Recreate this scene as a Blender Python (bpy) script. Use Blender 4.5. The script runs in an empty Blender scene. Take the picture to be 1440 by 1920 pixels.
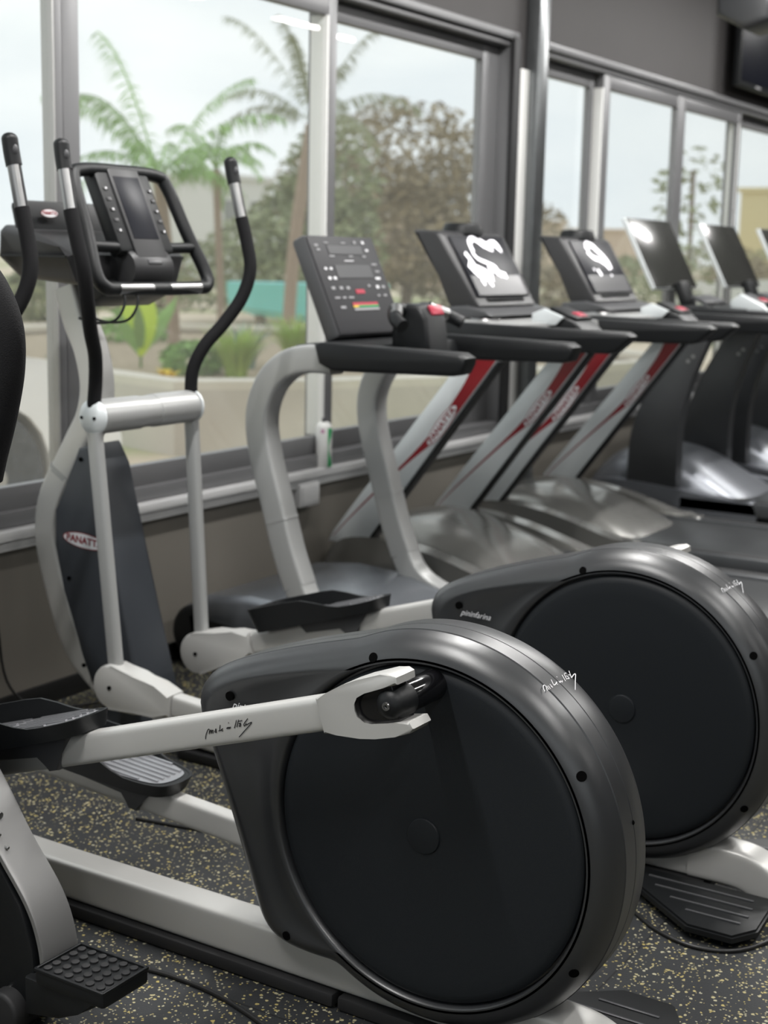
import bpy, bmesh, math, random
from mathutils import Vector, Matrix
random.seed(7)
PI = math.pi
scene = bpy.context.scene
COL = scene.collection

# ------------------------------------------------------------------ camera
cam_d = bpy.data.cameras.new('camera')
cam = bpy.data.objects.new('camera', cam_d); COL.objects.link(cam)
R_ = Vector((0.53134062, -0.84690325, 0.02078521))
U_ = Vector((0.13883242, 0.11125347, 0.98404686))
F_ = Vector((0.83570492, 0.51997841, -0.17669112))
M = Matrix.Identity(4)
for i in range(3):
    M[i][0], M[i][1], M[i][2] = R_[i], U_[i], -F_[i]
M[2][3] = 1.4
cam.matrix_world = M
cam_d.sensor_fit = 'VERTICAL'; cam_d.sensor_height = 36; cam_d.lens = 2700 / 1920 * 36
cam_d.clip_start = 0.05; cam_d.clip_end = 600
cam_d.dof.use_dof = True; cam_d.dof.focus_distance = 2.45; cam_d.dof.aperture_fstop = 4.2
scene.camera = cam

# ------------------------------------------------------------------ render look
vs = scene.view_settings
vs.view_transform = 'Standard'; vs.look = 'None'; vs.gamma = 1; vs.use_curve_mapping = False
vs.exposure = 0.85
scene.cycles.use_denoising = True
scene.cycles.max_bounces = 10; scene.cycles.transparent_max_bounces = 16
scene.cycles.sample_clamp_indirect = 6
scene.cycles.caustics_reflective = False; scene.cycles.caustics_refractive = False

# ------------------------------------------------------------------ sky
SKY = 0.77
w = bpy.data.worlds.new('overcast_sky'); scene.world = w; w.use_nodes = True
nt = w.node_tree; nt.nodes.clear()
out = nt.nodes.new('ShaderNodeOutputWorld'); bg = nt.nodes.new('ShaderNodeBackground')
tc = nt.nodes.new('ShaderNodeTexCoord'); mp = nt.nodes.new('ShaderNodeMapping')
mp.inputs['Scale'].default_value = (1.2, 1.2, 3.6)
nz = nt.nodes.new('ShaderNodeTexNoise'); nz.inputs['Scale'].default_value = 2.4; nz.inputs['Detail'].default_value = 5
cr = nt.nodes.new('ShaderNodeValToRGB')
cr.color_ramp.elements[0].position = 0.36; cr.color_ramp.elements[0].color = (0.68, 0.735, 0.775, 1)
cr.color_ramp.elements[1].position = 0.62; cr.color_ramp.elements[1].color = (0.86, 0.885, 0.88, 1)
nt.links.new(tc.outputs['Generated'], mp.inputs['Vector']); nt.links.new(mp.outputs[0], nz.inputs['Vector'])
nt.links.new(nz.outputs['Fac'], cr.inputs['Fac']); nt.links.new(cr.outputs['Color'], bg.inputs['Color'])
bg.inputs['Strength'].default_value = SKY
nt.links.new(bg.outputs[0], out.inputs['Surface'])

# ------------------------------------------------------------------ ceiling lamp positions (built further down)
LAMP_W = 34.0
ROW_K = {1.9: 1.0, -0.6: 0.6, -3.2: 0.25}
LAMPS = [(0.6, 1.9), (3.0, 1.9), (5.4, 1.9), (7.8, 1.9), (10.2, 1.9),
         (0.6, -0.6), (3.0, -0.6), (5.4, -0.6), (7.8, -0.6), (10.2, -0.6),
         (1.8, -3.2), (5.0, -3.2), (8.2, -3.2)]
ROOM_Z = 3.25

# ------------------------------------------------------------------ materials
MATS = {}
def mat(name, col, rough=0.5, metal=0.0, bump=0.0, bscale=200, spec=0.5, noise=0.0, nscale=6, emit=0.0, coat=0.0, alpha=None):
    m = bpy.data.materials.new(name); m.use_nodes = True
    n = m.node_tree; b = n.nodes['Principled BSDF']
    b.inputs['Base Color'].default_value = (*col, 1)
    b.inputs['Roughness'].default_value = rough; b.inputs['Metallic'].default_value = metal
    b.inputs['Specular IOR Level'].default_value = spec
    if coat: b.inputs['Coat Weight'].default_value = coat; b.inputs['Coat Roughness'].default_value = 0.12
    if emit:
        b.inputs['Emission Color'].default_value = (*col, 1); b.inputs['Emission Strength'].default_value = emit
    co = n.nodes.new('ShaderNodeTexCoord')
    if noise:
        t = n.nodes.new('ShaderNodeTexNoise'); t.inputs['Scale'].default_value = nscale; t.inputs['Detail'].default_value = 6
        n.links.new(co.outputs['Object'], t.inputs['Vector'])
        mx = n.nodes.new('ShaderNodeMix'); mx.data_type = 'RGBA'
        mx.inputs['A'].default_value = (*[c * (1 - noise) for c in col], 1)
        mx.inputs['B'].default_value = (*[min(1, c * (1 + noise)) for c in col], 1)
        n.links.new(t.outputs['Fac'], mx.inputs['Factor']); n.links.new(mx.outputs['Result'], b.inputs['Base Color'])
    if bump:
        t = n.nodes.new('ShaderNodeTexNoise'); t.inputs['Scale'].default_value = bscale; t.inputs['Detail'].default_value = 3
        n.links.new(co.outputs['Object'], t.inputs['Vector'])
        bp = n.nodes.new('ShaderNodeBump'); bp.inputs['Strength'].default_value = bump; bp.inputs['Distance'].default_value = 0.002
        n.links.new(t.outputs['Fac'], bp.inputs['Height']); n.links.new(bp.outputs['Normal'], b.inputs['Normal'])
    MATS[name] = m
    return m
silver = mat('silver_paint', (0.6, 0.595, 0.575), 0.36, 0.32, 0.05, 900)
silver_b = mat('cool_silver_paint', (0.74, 0.78, 0.79), 0.36, 0.12, 0.05, 900)
tubegrey = mat('grey_tube_paint', (0.42, 0.425, 0.42), 0.36, 0.3)
satin = mat('satin_grey_panel', (0.27, 0.268, 0.265), 0.42, 0.5, 0.05, 900)
holem = mat('dark_hole', (0.002, 0.002, 0.002), 0.9, spec=0.05)
darkgrey = mat('mid_grey_plastic', (0.07, 0.071, 0.075), 0.38)
blackp = mat('black_plastic', (0.007, 0.008, 0.009), 0.45, bump=0.12, bscale=700, spec=0.4)
shellm = mat('satin_black_shell', (0.024, 0.0255, 0.028), 0.34, bump=0.06, bscale=900, spec=1.0)
discm = mat('matte_black_disc', (0.010, 0.0125, 0.0155), 0.5, bump=0.12, bscale=900, spec=0.4)
glossb = mat('gloss_black', (0.006, 0.006, 0.007), 0.12, spec=0.7)
foamm = mat('black_foam', (0.005, 0.005, 0.006), 0.8, bump=0.5, bscale=500, spec=0.3)
chrome = mat('brushed_steel', (0.4, 0.4, 0.4), 0.32, 1.0)
bluegrey = mat('blue_grey_shroud', (0.035, 0.04, 0.048), 0.42)
hoodblue = mat('blue_grey_metallic', (0.22, 0.235, 0.26), 0.27, 0.6)
hoodgrey = mat('warm_grey_metallic', (0.27, 0.268, 0.255), 0.17, 0.55)
hooddark = mat('dark_blue_metallic', (0.18, 0.19, 0.21), 0.32, 0.45)
beltm = mat('black_belt', (0.035, 0.037, 0.039), 0.36, bump=0.1, bscale=300)
railm = mat('satin_deck_rail', (0.1, 0.105, 0.11), 0.3, 0.4)
redm = mat('dark_red', (0.25, 0.008, 0.015), 0.3)
redb = mat('stop_button_red', (0.42, 0.03, 0.06), 0.35)
whitem = mat('white_print', (0.75, 0.75, 0.77), 0.4)
greyprint = mat('grey_print', (0.3, 0.3, 0.31), 0.5)
blackprint = mat('black_ink', (0.01, 0.01, 0.012), 0.5)
screenm = mat('dark_screen', (0.004, 0.005, 0.010), 0.38, spec=0.2)
keyp = mat('matte_keypad', (0.035, 0.035, 0.038), 0.55, spec=0.3)
tvscreen = mat('satin_screen', (0.035, 0.036, 0.033), 0.2, spec=1.0)
darkp = mat('near_black_plastic', (0.035, 0.035, 0.037), 0.42)
glow_white = mat('glowing_white', (0.9, 0.88, 0.92), 0.3, emit=0.9)  # emissive white for the shapes on the display glass
screengrey = mat('grey_screen_band', (0.13, 0.13, 0.135), 0.2)
alu = mat('grey_aluminium', (0.19, 0.19, 0.195), 0.4, 0.3)
alu_l = mat('pale_aluminium', (0.42, 0.42, 0.41), 0.4, 0.3)
steelm = mat('steel_column_metal', (0.2, 0.21, 0.215), 0.3, 0.8, noise=0.2, nscale=9)
sillm = mat('sill_stone', (0.62, 0.62, 0.62), 0.32, noise=0.06)
wallm = mat('taupe_wall_paint', (0.175, 0.162, 0.14), 0.6, bump=0.1, bscale=60, noise=0.07, nscale=3)
wallup = mat('grey_wall_paint', (0.066, 0.062, 0.062), 0.7, noise=0.05)
wallchar = mat('charcoal_wall_paint', (0.05, 0.05, 0.052), 0.6)
ceilm = mat('ceiling_paint', (0.5, 0.5, 0.5), 0.8)
basem = mat('black_baseboard', (0.008, 0.008, 0.008), 0.4)
rubberm = mat('black_rubber', (0.016, 0.016, 0.017), 0.6)
cablem = mat('black_cable', (0.015, 0.015, 0.015), 0.4)
rib_m = mat('silver_tread', (0.45, 0.45, 0.47), 0.3, 0.8)
cupw = mat('white_plastic', (0.7, 0.7, 0.68), 0.4)
greenm = mat('green_print', (0.0, 0.35, 0.09), 0.4)
pinkm = mat('magenta_print', (0.4, 0.05, 0.25), 0.4)
yel = mat('yellow_print', (0.7, 0.5, 0.03), 0.5)
lampm = mat('lamp_glow', (1, 0.98, 0.95), 0.5, emit=3.0)
concrete = mat('planter_concrete', (0.62, 0.57, 0.51), 0.85, noise=0.12, nscale=2.5)
capm = mat('planter_cap', (0.74, 0.69, 0.6), 0.85, noise=0.08)
soil = mat('planter_soil', (0.42, 0.34, 0.24), 0.95, noise=0.4, nscale=12)
carw = mat('white_car_paint', (0.9, 0.9, 0.9), 0.3, coat=0.4)
tyre = mat('dusty_tyre', (0.07, 0.075, 0.085), 0.8, noise=0.6, nscale=30)
glassdark = mat('car_window', (0.04, 0.05, 0.06), 0.1)
trunkm = mat('palm_trunk', (0.36, 0.27, 0.2), 0.9, noise=0.2, nscale=20)
trunkd = mat('brown_bark', (0.2, 0.15, 0.11), 0.9, noise=0.2)
leaf_g = mat('green_leaves', (0.28, 0.47, 0.13), 0.6, noise=0.3, nscale=2)
leaf_d = mat('dull_green_leaves', (0.28, 0.31, 0.17), 0.7, noise=0.35, nscale=1.2)
leaf_b = mat('brown_green_leaves', (0.33, 0.27, 0.17), 0.7, noise=0.4, nscale=1.0)
leaf_y = mat('yellow_green_leaves', (0.62, 0.78, 0.05), 0.5, noise=0.15)
grass_m = mat('bright_grass', (0.42, 0.58, 0.12), 0.7, noise=0.3, nscale=5)
agave_m = mat('blue_green_leaves', (0.28, 0.4, 0.33), 0.6, noise=0.15)
flower_m = mat('yellow_flowers', (0.85, 0.62, 0.02), 0.6)
turqm = mat('turquoise_paint', (0.25, 0.72, 0.74), 0.5)
stile_lit = mat('sky_lit_stile_white', (0.8, 0.8, 0.78), 0.5)  # white for the stile sides, outdoor light put into the colour
bldw = mat('white_render', (0.66, 0.66, 0.64), 0.9)
bldy = mat('yellow_render', (0.72, 0.62, 0.36), 0.9)
bldt = mat('tan_render', (0.6, 0.48, 0.38), 0.9)
windm = mat('window_grey', (0.25, 0.26, 0.26), 0.5)

def tex_mat(name, fn):
    m = bpy.data.materials.new(name); m.use_nodes = True; MATS[name] = m
    fn(m.node_tree, m.node_tree.nodes['Principled BSDF']); return m
def N(n, t, **kw):
    x = n.nodes.new(t)
    for k, v in kw.items():
        if k in x.inputs: x.inputs[k].default_value = v
        else: setattr(x, k, v)
    return x
def floor_fn(n, b):
    co = N(n, 'ShaderNodeTexCoord')
    dn = N(n, 'ShaderNodeTexNoise', Scale=160.0)
    sc = N(n, 'ShaderNodeVectorMath', operation='SCALE'); sc.inputs['Scale'].default_value = 0.006
    ad = N(n, 'ShaderNodeVectorMath', operation='ADD')
    n.links.new(co.outputs['Object'], dn.inputs['Vector']); n.links.new(dn.outputs['Color'], sc.inputs[0])
    n.links.new(co.outputs['Object'], ad.inputs[0]); n.links.new(sc.outputs[0], ad.inputs[1])
    masks = []
    for scale, thr, rad in ((95.0, 0.73, 0.34), (165.0, 0.76, 0.36)):
        v = N(n, 'ShaderNodeTexVoronoi', Scale=scale)
        n.links.new(ad.outputs[0], v.inputs['Vector'])
        lt = N(n, 'ShaderNodeMath', operation='LESS_THAN'); lt.inputs[1].default_value = rad
        n.links.new(v.outputs['Distance'], lt.inputs[0])
        sp = N(n, 'ShaderNodeSeparateColor'); n.links.new(v.outputs['Color'], sp.inputs[0])
        gt = N(n, 'ShaderNodeMath', operation='GREATER_THAN'); gt.inputs[1].default_value = thr
        n.links.new(sp.outputs[0], gt.inputs[0])
        mu = N(n, 'ShaderNodeMath', operation='MULTIPLY')
        n.links.new(lt.outputs[0], mu.inputs[0]); n.links.new(gt.outputs[0], mu.inputs[1]); masks.append((mu, sp))
    mxm = N(n, 'ShaderNodeMath', operation='MAXIMUM')
    n.links.new(masks[0][0].outputs[0], mxm.inputs[0]); n.links.new(masks[1][0].outputs[0], mxm.inputs[1])
    fl = N(n, 'ShaderNodeMix', data_type='RGBA')
    fl.inputs['A'].default_value = (0.44, 0.35, 0.10, 1); fl.inputs['B'].default_value = (0.46, 0.44, 0.32, 1)
    n.links.new(masks[0][1].outputs[1], fl.inputs['Factor'])
    br = N(n, 'ShaderNodeTexBrick', Scale=1.0)
    br.offset = 0.0; br.inputs['Mortar Size'].default_value = 0.002; br.inputs['Brick Width'].default_value = 1.0
    br.inputs['Row Height'].default_value = 1.0
    br.inputs['Color1'].default_value = (0.023, 0.025, 0.027, 1); br.inputs['Color2'].default_value = (0.021, 0.0225, 0.0245, 1)
    br.inputs['Mortar'].default_value = (0.006, 0.006, 0.006, 1)
    n.links.new(co.outputs['Object'], br.inputs['Vector'])
    mx = N(n, 'ShaderNodeMix', data_type='RGBA')
    n.links.new(mxm.outputs[0], mx.inputs['Factor']); n.links.new(br.outputs['Color'], mx.inputs['A']); n.links.new(fl.outputs['Result'], mx.inputs['B'])
    n.links.new(mx.outputs['Result'], b.inputs['Base Color'])
    b.inputs['Roughness'].default_value = 0.62
    t = N(n, 'ShaderNodeTexNoise', Scale=260.0); n.links.new(co.outputs['Object'], t.inputs['Vector'])
    bp = N(n, 'ShaderNodeBump'); bp.inputs['Strength'].default_value = 0.35; bp.inputs['Distance'].default_value = 0.002
    n.links.new(t.outputs['Fac'], bp.inputs['Height']); n.links.new(bp.outputs[0], b.inputs['Normal'])
floorm = tex_mat('flecked_rubber_floor', floor_fn)
def ground_fn(n, b):
    co = N(n, 'ShaderNodeTexCoord'); t = N(n, 'ShaderNodeTexNoise', Scale=0.16, Detail=8.0)
    n.links.new(co.outputs['Object'], t.inputs['Vector'])
    r = N(n, 'ShaderNodeValToRGB'); e = r.color_ramp.elements
    e[0].position = 0.42; e[0].color = (0.4, 0.44, 0.22, 1); e[1].position = 0.5; e[1].color = (0.68, 0.56, 0.42, 1)
    x = r.color_ramp.elements.new(0.62); x.color = (0.8, 0.7, 0.55, 1)
    n.links.new(t.outputs['Fac'], r.inputs['Fac']); n.links.new(r.outputs['Color'], b.inputs['Base Color'])
    b.inputs['Roughness'].default_value = 0.95
groundm = tex_mat('dry_earth', ground_fn)
def glass_fn(n, b):
    n.nodes.remove(b); o = [x for x in n.nodes if x.type == 'OUTPUT_MATERIAL'][0]
    tr = N(n, 'ShaderNodeBsdfTransparent'); tr.inputs['Color'].default_value = (0.965, 0.975, 0.97, 1)
    gl = N(n, 'ShaderNodeBsdfGlossy'); gl.inputs['Roughness'].default_value = 0.01
    lw = N(n, 'ShaderNodeLayerWeight', Blend=0.5); pw = N(n, 'ShaderNodeMath', operation='POWER'); pw.inputs[1].default_value = 4.0
    n.links.new(lw.outputs['Facing'], pw.inputs[0])
    fr = N(n, 'ShaderNodeMath', operation='MULTIPLY_ADD'); fr.inputs[1].default_value = 0.30; fr.inputs[2].default_value = 0.02
    n.links.new(pw.outputs[0], fr.inputs[0]); mx = N(n, 'ShaderNodeMixShader')
    n.links.new(fr.outputs[0], mx.inputs[0]); n.links.new(tr.outputs[0], mx.inputs[1]); n.links.new(gl.outputs[0], mx.inputs[2])
    du = N(n, 'ShaderNodeBsdfTranslucent'); du.inputs['Color'].default_value = (0.85, 0.84, 0.80, 1)      # film of dust on the pane
    co = N(n, 'ShaderNodeTexCoord'); dz = N(n, 'ShaderNodeTexNoise', Scale=1.3, Detail=5.0); n.links.new(co.outputs['Object'], dz.inputs['Vector'])
    df = N(n, 'ShaderNodeMapRange'); df.inputs['To Min'].default_value = 0.03; df.inputs['To Max'].default_value = 0.10; n.links.new(dz.outputs['Fac'], df.inputs['Value'])
    m2 = N(n, 'ShaderNodeMixShader'); n.links.new(df.outputs[0], m2.inputs[0]); n.links.new(mx.outputs[0], m2.inputs[1]); n.links.new(du.outputs[0], m2.inputs[2])
    n.links.new(m2.outputs[0], o.inputs['Surface'])
glassm = tex_mat('window_glass', glass_fn)

# ------------------------------------------------------------------ object helpers
def finish(name, bm, m, parent=None, off=(0, 0, 0), angle=38, bevel=0, smooth=True):
    me = bpy.data.meshes.new(name)
    bmesh.ops.remove_doubles(bm, verts=bm.verts, dist=1e-6)
    bmesh.ops.recalc_face_normals(bm, faces=bm.faces)
    bmesh.ops.translate(bm, verts=bm.verts, vec=-Vector(off))
    bm.to_mesh(me); bm.free()
    if smooth:
        for p in me.polygons: p.use_smooth = True
        me.set_sharp_from_angle(angle=math.radians(angle))
    o = bpy.data.objects.new(name, me); COL.objects.link(o)
    me.materials.append(m)
    if parent is not None: o.parent = parent
    return o
def tag(o, label=None, cat=None, group=None, kind=None):
    if label: o['label'] = label
    if cat: o['category'] = cat
    if group: o['group'] = group
    if kind: o['kind'] = kind
    return o
class Thing:
    """empty at the base; parts are given in a frame whose x is measured from the thing's centre plane"""
    def __init__(s, name, loc, label, cat, group=None, yref=None):
        s.e = bpy.data.objects.new(name, None); COL.objects.link(s.e); s.e.location = loc
        s.e.empty_display_size = 0.1
        tag(s.e, label, cat, group)
        s.off = (0, loc[1] if yref is None else yref, 0)
    def part(s, name, bm, m, parent=None, label=None, **k):
        o = finish(name, bm, m, parent or s.e, s.off, **k)
        if label: o['label'] = label
        return o
def newbm(): return bmesh.new()
def box(bm, c, d, bev=0.0, rot=None, seg=2):
    r = bmesh.ops.create_cube(bm, size=1.0); vs_ = r['verts']
    bmesh.ops.scale(bm, verts=vs_, vec=d)
    if bev:
        es = list({e for v in vs_ for e in v.link_edges})
        rr = bmesh.ops.bevel(bm, geom=es, offset=bev, segments=seg, affect='EDGES', profile=0.5)
        vs_ = list({v for f in rr['faces'] for v in f.verts} | {v for v in vs_ if v.is_valid})
    if rot is not None: bmesh.ops.rotate(bm, verts=vs_, cent=(0, 0, 0), matrix=rot)
    bmesh.ops.translate(bm, verts=vs_, vec=c)
    return vs_
def bx(bm, x0, x1, y0, y1, z0, z1, bev=0.0): return box(bm, ((x0+x1)/2, (y0+y1)/2, (z0+z1)/2), (abs(x1-x0), abs(y1-y0), abs(z1-z0)), bev)
def rx(a): return Matrix.Rotation(a, 3, 'X')
def ry(a): return Matrix.Rotation(a, 3, 'Y')
def rz(a): return Matrix.Rotation(a, 3, 'Z')
def prism(bm, poly, x0, x1, bev=0.0, seg=2):
    """(y,z) polygon extruded along x"""
    va = [bm.verts.new((x0, y, z)) for y, z in poly]; vb = [bm.verts.new((x1, y, z)) for y, z in poly]
    fs = [bm.faces.new(va), bm.faces.new(vb[::-1])]
    n = len(poly)
    for i in range(n):
        bm.faces.new((va[i], vb[i], vb[(i+1) % n], va[(i+1) % n]))
    if bev:
        es = [e for f in fs for e in f.edges]
        bmesh.ops.bevel(bm, geom=es, offset=bev, segments=seg, affect='EDGES', profile=0.5)
def catmull(P, n=8, closed=False):
    P = [Vector(p) for p in P]; o = []
    m = len(P)
    rng = range(m if closed else m - 1)
    for i in rng:
        if closed: p0, p1, p2, p3 = P[i-1], P[i], P[(i+1) % m], P[(i+2) % m]
        else: p0, p1, p2, p3 = P[max(i-1, 0)], P[i], P[i+1], P[min(i+2, m-1)]
        for k in range(n):
            t = k / n
            o.append(0.5 * ((2*p1) + (-p0+p2)*t + (2*p0-5*p1+4*p2-p3)*t*t + (-p0+3*p1-3*p2+p3)*t*t*t))
    if not closed: o.append(P[-1])
    return o
def se(a, b, n=24, p=2.0):
    o = []
    for k in range(n):
        t = 2*PI*k/n; c, s = math.cos(t), math.sin(t)
        o.append((a*math.copysign(abs(c)**(2/p), c), b*math.copysign(abs(s)**(2/p), s)))
    return o
def sweep(bm, path, prof, closed=False, side=None, caps=True, scales=None):
    """prof: list of (a,b): a along 'side' axis, b along the in-plane normal"""
    n = len(path); rings = []
    prev = None
    for i, p in enumerate(path):
        if closed: t = path[(i+1) % n] - path[i-1]
        else: t = path[min(i+1, n-1)] - path[max(i-1, 0)]
        t.normalize()
        if side is not None: s = Vector(side)
        else:
            s = prev if prev is not None else (Vector((1, 0, 0)) if abs(t.x) < 0.9 else Vector((0, 1, 0)))
        s = (s - t * s.dot(t)).normalized(); prev = s
        b = t.cross(s)
        k = scales[i] if scales else 1.0
        rings.append([bm.verts.new(p + s*(a*k) + b*(c*k)) for a, c in prof])
    m = len(prof)
    for i in range(n if closed else n-1):
        A, B = rings[i], rings[(i+1) % n]
        for j in range(m): bm.faces.new((A[j], A[(j+1) % m], B[(j+1) % m], B[j]))
    if not closed and caps:
        bm.faces.new(rings[0][::-1]); bm.faces.new(rings[-1])
    return rings
def tube(bm, P, r, seg=16, smooth=6, closed=False, **k):
    path = catmull(P, smooth, closed) if smooth > 1 else [Vector(p) for p in P]
    return sweep(bm, path, se(r, r, seg), closed, **k)
def beam(bm, P, wx, h, p=4.5, smooth=8, seg=32, **k):
    """planar (y,z) path at x=x0 : P of (x,y,z)"""
    path = catmull(P, smooth) if smooth > 1 else [Vector(q) for q in P]
    return sweep(bm, path, se(wx/2, h/2, seg, p), side=(1, 0, 0), **k)
def cyl(bm, c, r, h, axis='X', seg=32, r2=None, bev=0.0):
    r_ = bmesh.ops.create_cone(bm, cap_ends=True, segments=seg, radius1=r, radius2=r if r2 is None else r2, depth=h)
    vs_ = r_['verts']
    if bev:
        es = [e for e in {e for v in vs_ for e in v.link_edges} if any(len(f.verts) > 4 for f in e.link_faces)]
        rr = bmesh.ops.bevel(bm, geom=es, offset=bev, segments=3, affect='EDGES', profile=0.5)
        vs_ = list({v for f in rr['faces'] for v in f.verts} | {v for v in vs_ if v.is_valid})
    if axis == 'X': bmesh.ops.rotate(bm, verts=vs_, cent=(0, 0, 0), matrix=ry(PI/2))
    elif axis == 'Y': bmesh.ops.rotate(bm, verts=vs_, cent=(0, 0, 0), matrix=rx(PI/2))
    bmesh.ops.translate(bm, verts=vs_, vec=c)
    return vs_
def ball(bm, c, r, sc=(1, 1, 1), seg=20):
    v = bmesh.ops.create_uvsphere(bm, u_segments=seg, v_segments=seg//2, radius=r)['verts']
    bmesh.ops.scale(bm, verts=v, vec=sc); bmesh.ops.translate(bm, verts=v, vec=c)
def lathe(bm, prof, c, axis='X', seg=64):
    """prof (r,h) closed to the axis at both ends when r==0"""
    rings = []
    for r, h in prof:
        ring = []
        for k in range(seg):
            t = 2*PI*k/seg
            if axis == 'X': v = (h, r*math.cos(t), r*math.sin(t))
            elif axis == 'Z': v = (r*math.cos(t), r*math.sin(t), h)
            else: v = (r*math.cos(t), h, r*math.sin(t))
            ring.append(bm.verts.new(Vector(v) + Vector(c)))
            if r == 0: break
        rings.append(ring)
    for A, B in zip(rings, rings[1:]):
        if len(A) == 1 and len(B) == 1: continue
        for j in range(seg):
            j2 = (j+1) % seg
            if len(A) == 1: bm.faces.new((A[0], B[j2], B[j]))
            elif len(B) == 1: bm.faces.new((A[j], A[j2], B[0]))
            else: bm.faces.new((A[j], A[j2], B[j2], B[j]))
def ribbon(bm, pts, wd, mapf, lift=0.0006):
    """pen stroke: pts in 2d; mapf(u,v)-> (point, normal)"""
    P = [Vector((a, b)) for a, b in pts]
    if len(P) > 2: P = [Vector((q.x, q.y)) for q in catmull([(a, b, 0) for a, b in pts], 4)]
    prev = None
    for i, p in enumerate(P):
        t = P[min(i+1, len(P)-1)] - P[max(i-1, 0)]
        if t.length == 0: t = Vector((1, 0))
        t.normalize(); nrm = Vector((-t.y, t.x)) * wd / 2
        row = []
        for q in (p + nrm, p - nrm):
            a, nn = mapf(q.x, q.y); row.append(bm.verts.new(a + nn * lift))
        if prev:
            try: bm.faces.new((prev[0], prev[1], row[1], row[0]))
            except ValueError: pass
        prev = row
_fonts = {}
def text_bm(s, height, shear=0.0, bold=0.0):
    cu = bpy.data.curves.new('t', 'FONT'); cu.body = s; cu.size = height; cu.shear = shear; cu.offset = bold
    cu.align_x = 'CENTER'; cu.align_y = 'CENTER'; cu.resolution_u = 3; cu.extrude = 0.0004
    o = bpy.data.objects.new('t', cu); COL.objects.link(o)
    dg = bpy.context.evaluated_depsgraph_get(); dg.update()
    me = bpy.data.meshes.new_from_object(o.evaluated_get(dg))
    bm = bmesh.new(); bm.from_mesh(me)
    bpy.data.objects.remove(o); bpy.data.curves.remove(cu); bpy.data.meshes.remove(me)
    return bm
def place(bm, org, ux, uy, sx=1.0):
    ux, uy = Vector(ux).normalized(), Vector(uy).normalized(); uz = ux.cross(uy)
    for v in bm.verts:
        v.co = Vector(org) + ux*(v.co.x*sx) + uy*v.co.y + uz*v.co.z
    return bm
def struct(name, bm, m, parent=None, **k):
    o = finish(name, bm, m, parent, **k)
    if parent is None: o['kind'] = 'structure'
    return o

# ================================================================== ROOM
YW = 3.16
X0, X1, YB = -2.5, 13.5, -5.0
bm = newbm(); bx(bm, X0, X1, YB, YW, -0.04, 0.0); struct('floor', bm, floorm, smooth=False)
bm = newbm(); bx(bm, X0, X1, YB, YW+0.2, ROOM_Z, ROOM_Z+0.1); struct('ceiling', bm, ceilm, smooth=False)
bm = newbm(); bx(bm, X0-0.12, X0, YB, YW+0.2, 0, 0.9); bx(bm, X0-0.12, X0, YB, YW+0.2, 2.85, ROOM_Z)
bx(bm, X0-0.12, X0, YB, -4.4, 0.9, 2.85); bx(bm, X0-0.12, X0, 2.6, YW+0.2, 0.9, 2.85); struct('wall_left', bm, wallup, smooth=False)  # opening kept for the added fill glazing
bm = newbm()
for (ya, yb, za, zb) in ((-4.4, 2.6, .9, .96), (-4.4, 2.6, 2.79, 2.85), (-4.4, -4.34, .9, 2.85), (2.54, 2.6, .9, 2.85), (-2.1, -2.04, .9, 2.85), (.22, .28, .9, 2.85)): bx(bm, X0-0.09, X0-0.03, ya, yb, za, zb, .003)
FILL_W = struct('window_added_fill', bm, MATS['grey_aluminium'])  # added glazing out of view, lets soft sky light in from the left
bm = newbm(); bx(bm, X1, X1+0.12, YB, YW+0.2, 0, ROOM_Z); struct('wall_right', bm, wallup, smooth=False)
bm = newbm(); bx(bm, X0-0.12, X1+0.12, YB-0.12, YB, 0, ROOM_Z); struct('wall_back', bm, wallchar, smooth=False)
WB, WT = 0.575, 2.405     # window opening
bm = newbm()
bx(bm, X0, X1, YW, YW+0.2, -0.04, WB-0.03); bx(bm, X0, -1.9, YW, YW+0.2, WB-0.03, WT); bx(bm, 12.6, X1, YW, YW+0.2, WB-0.03, WT)
struct('wall_front', bm, wallm, smooth=False)
bm = newbm(); bx(bm, X0, X1, YW, YW+0.2, WT, ROOM_Z); struct('wall_front_lintel', bm, wallup, smooth=False)
bm = newbm(); bx(bm, X0, X1, YW-0.012, YW, 0, 0.065, 0.003); struct('baseboard_front', bm, basem)
bm = newbm(); bx(bm, -1.95, 12.65, YW-0.045, YW+0.02, WB-0.03, WB, 0.006)
bx(bm, -1.95, 12.65, YW-0.03, YW+0.02, WB-0.062, WB-0.032, 0.004); struct('trim_sill', bm, sillm)
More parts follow.
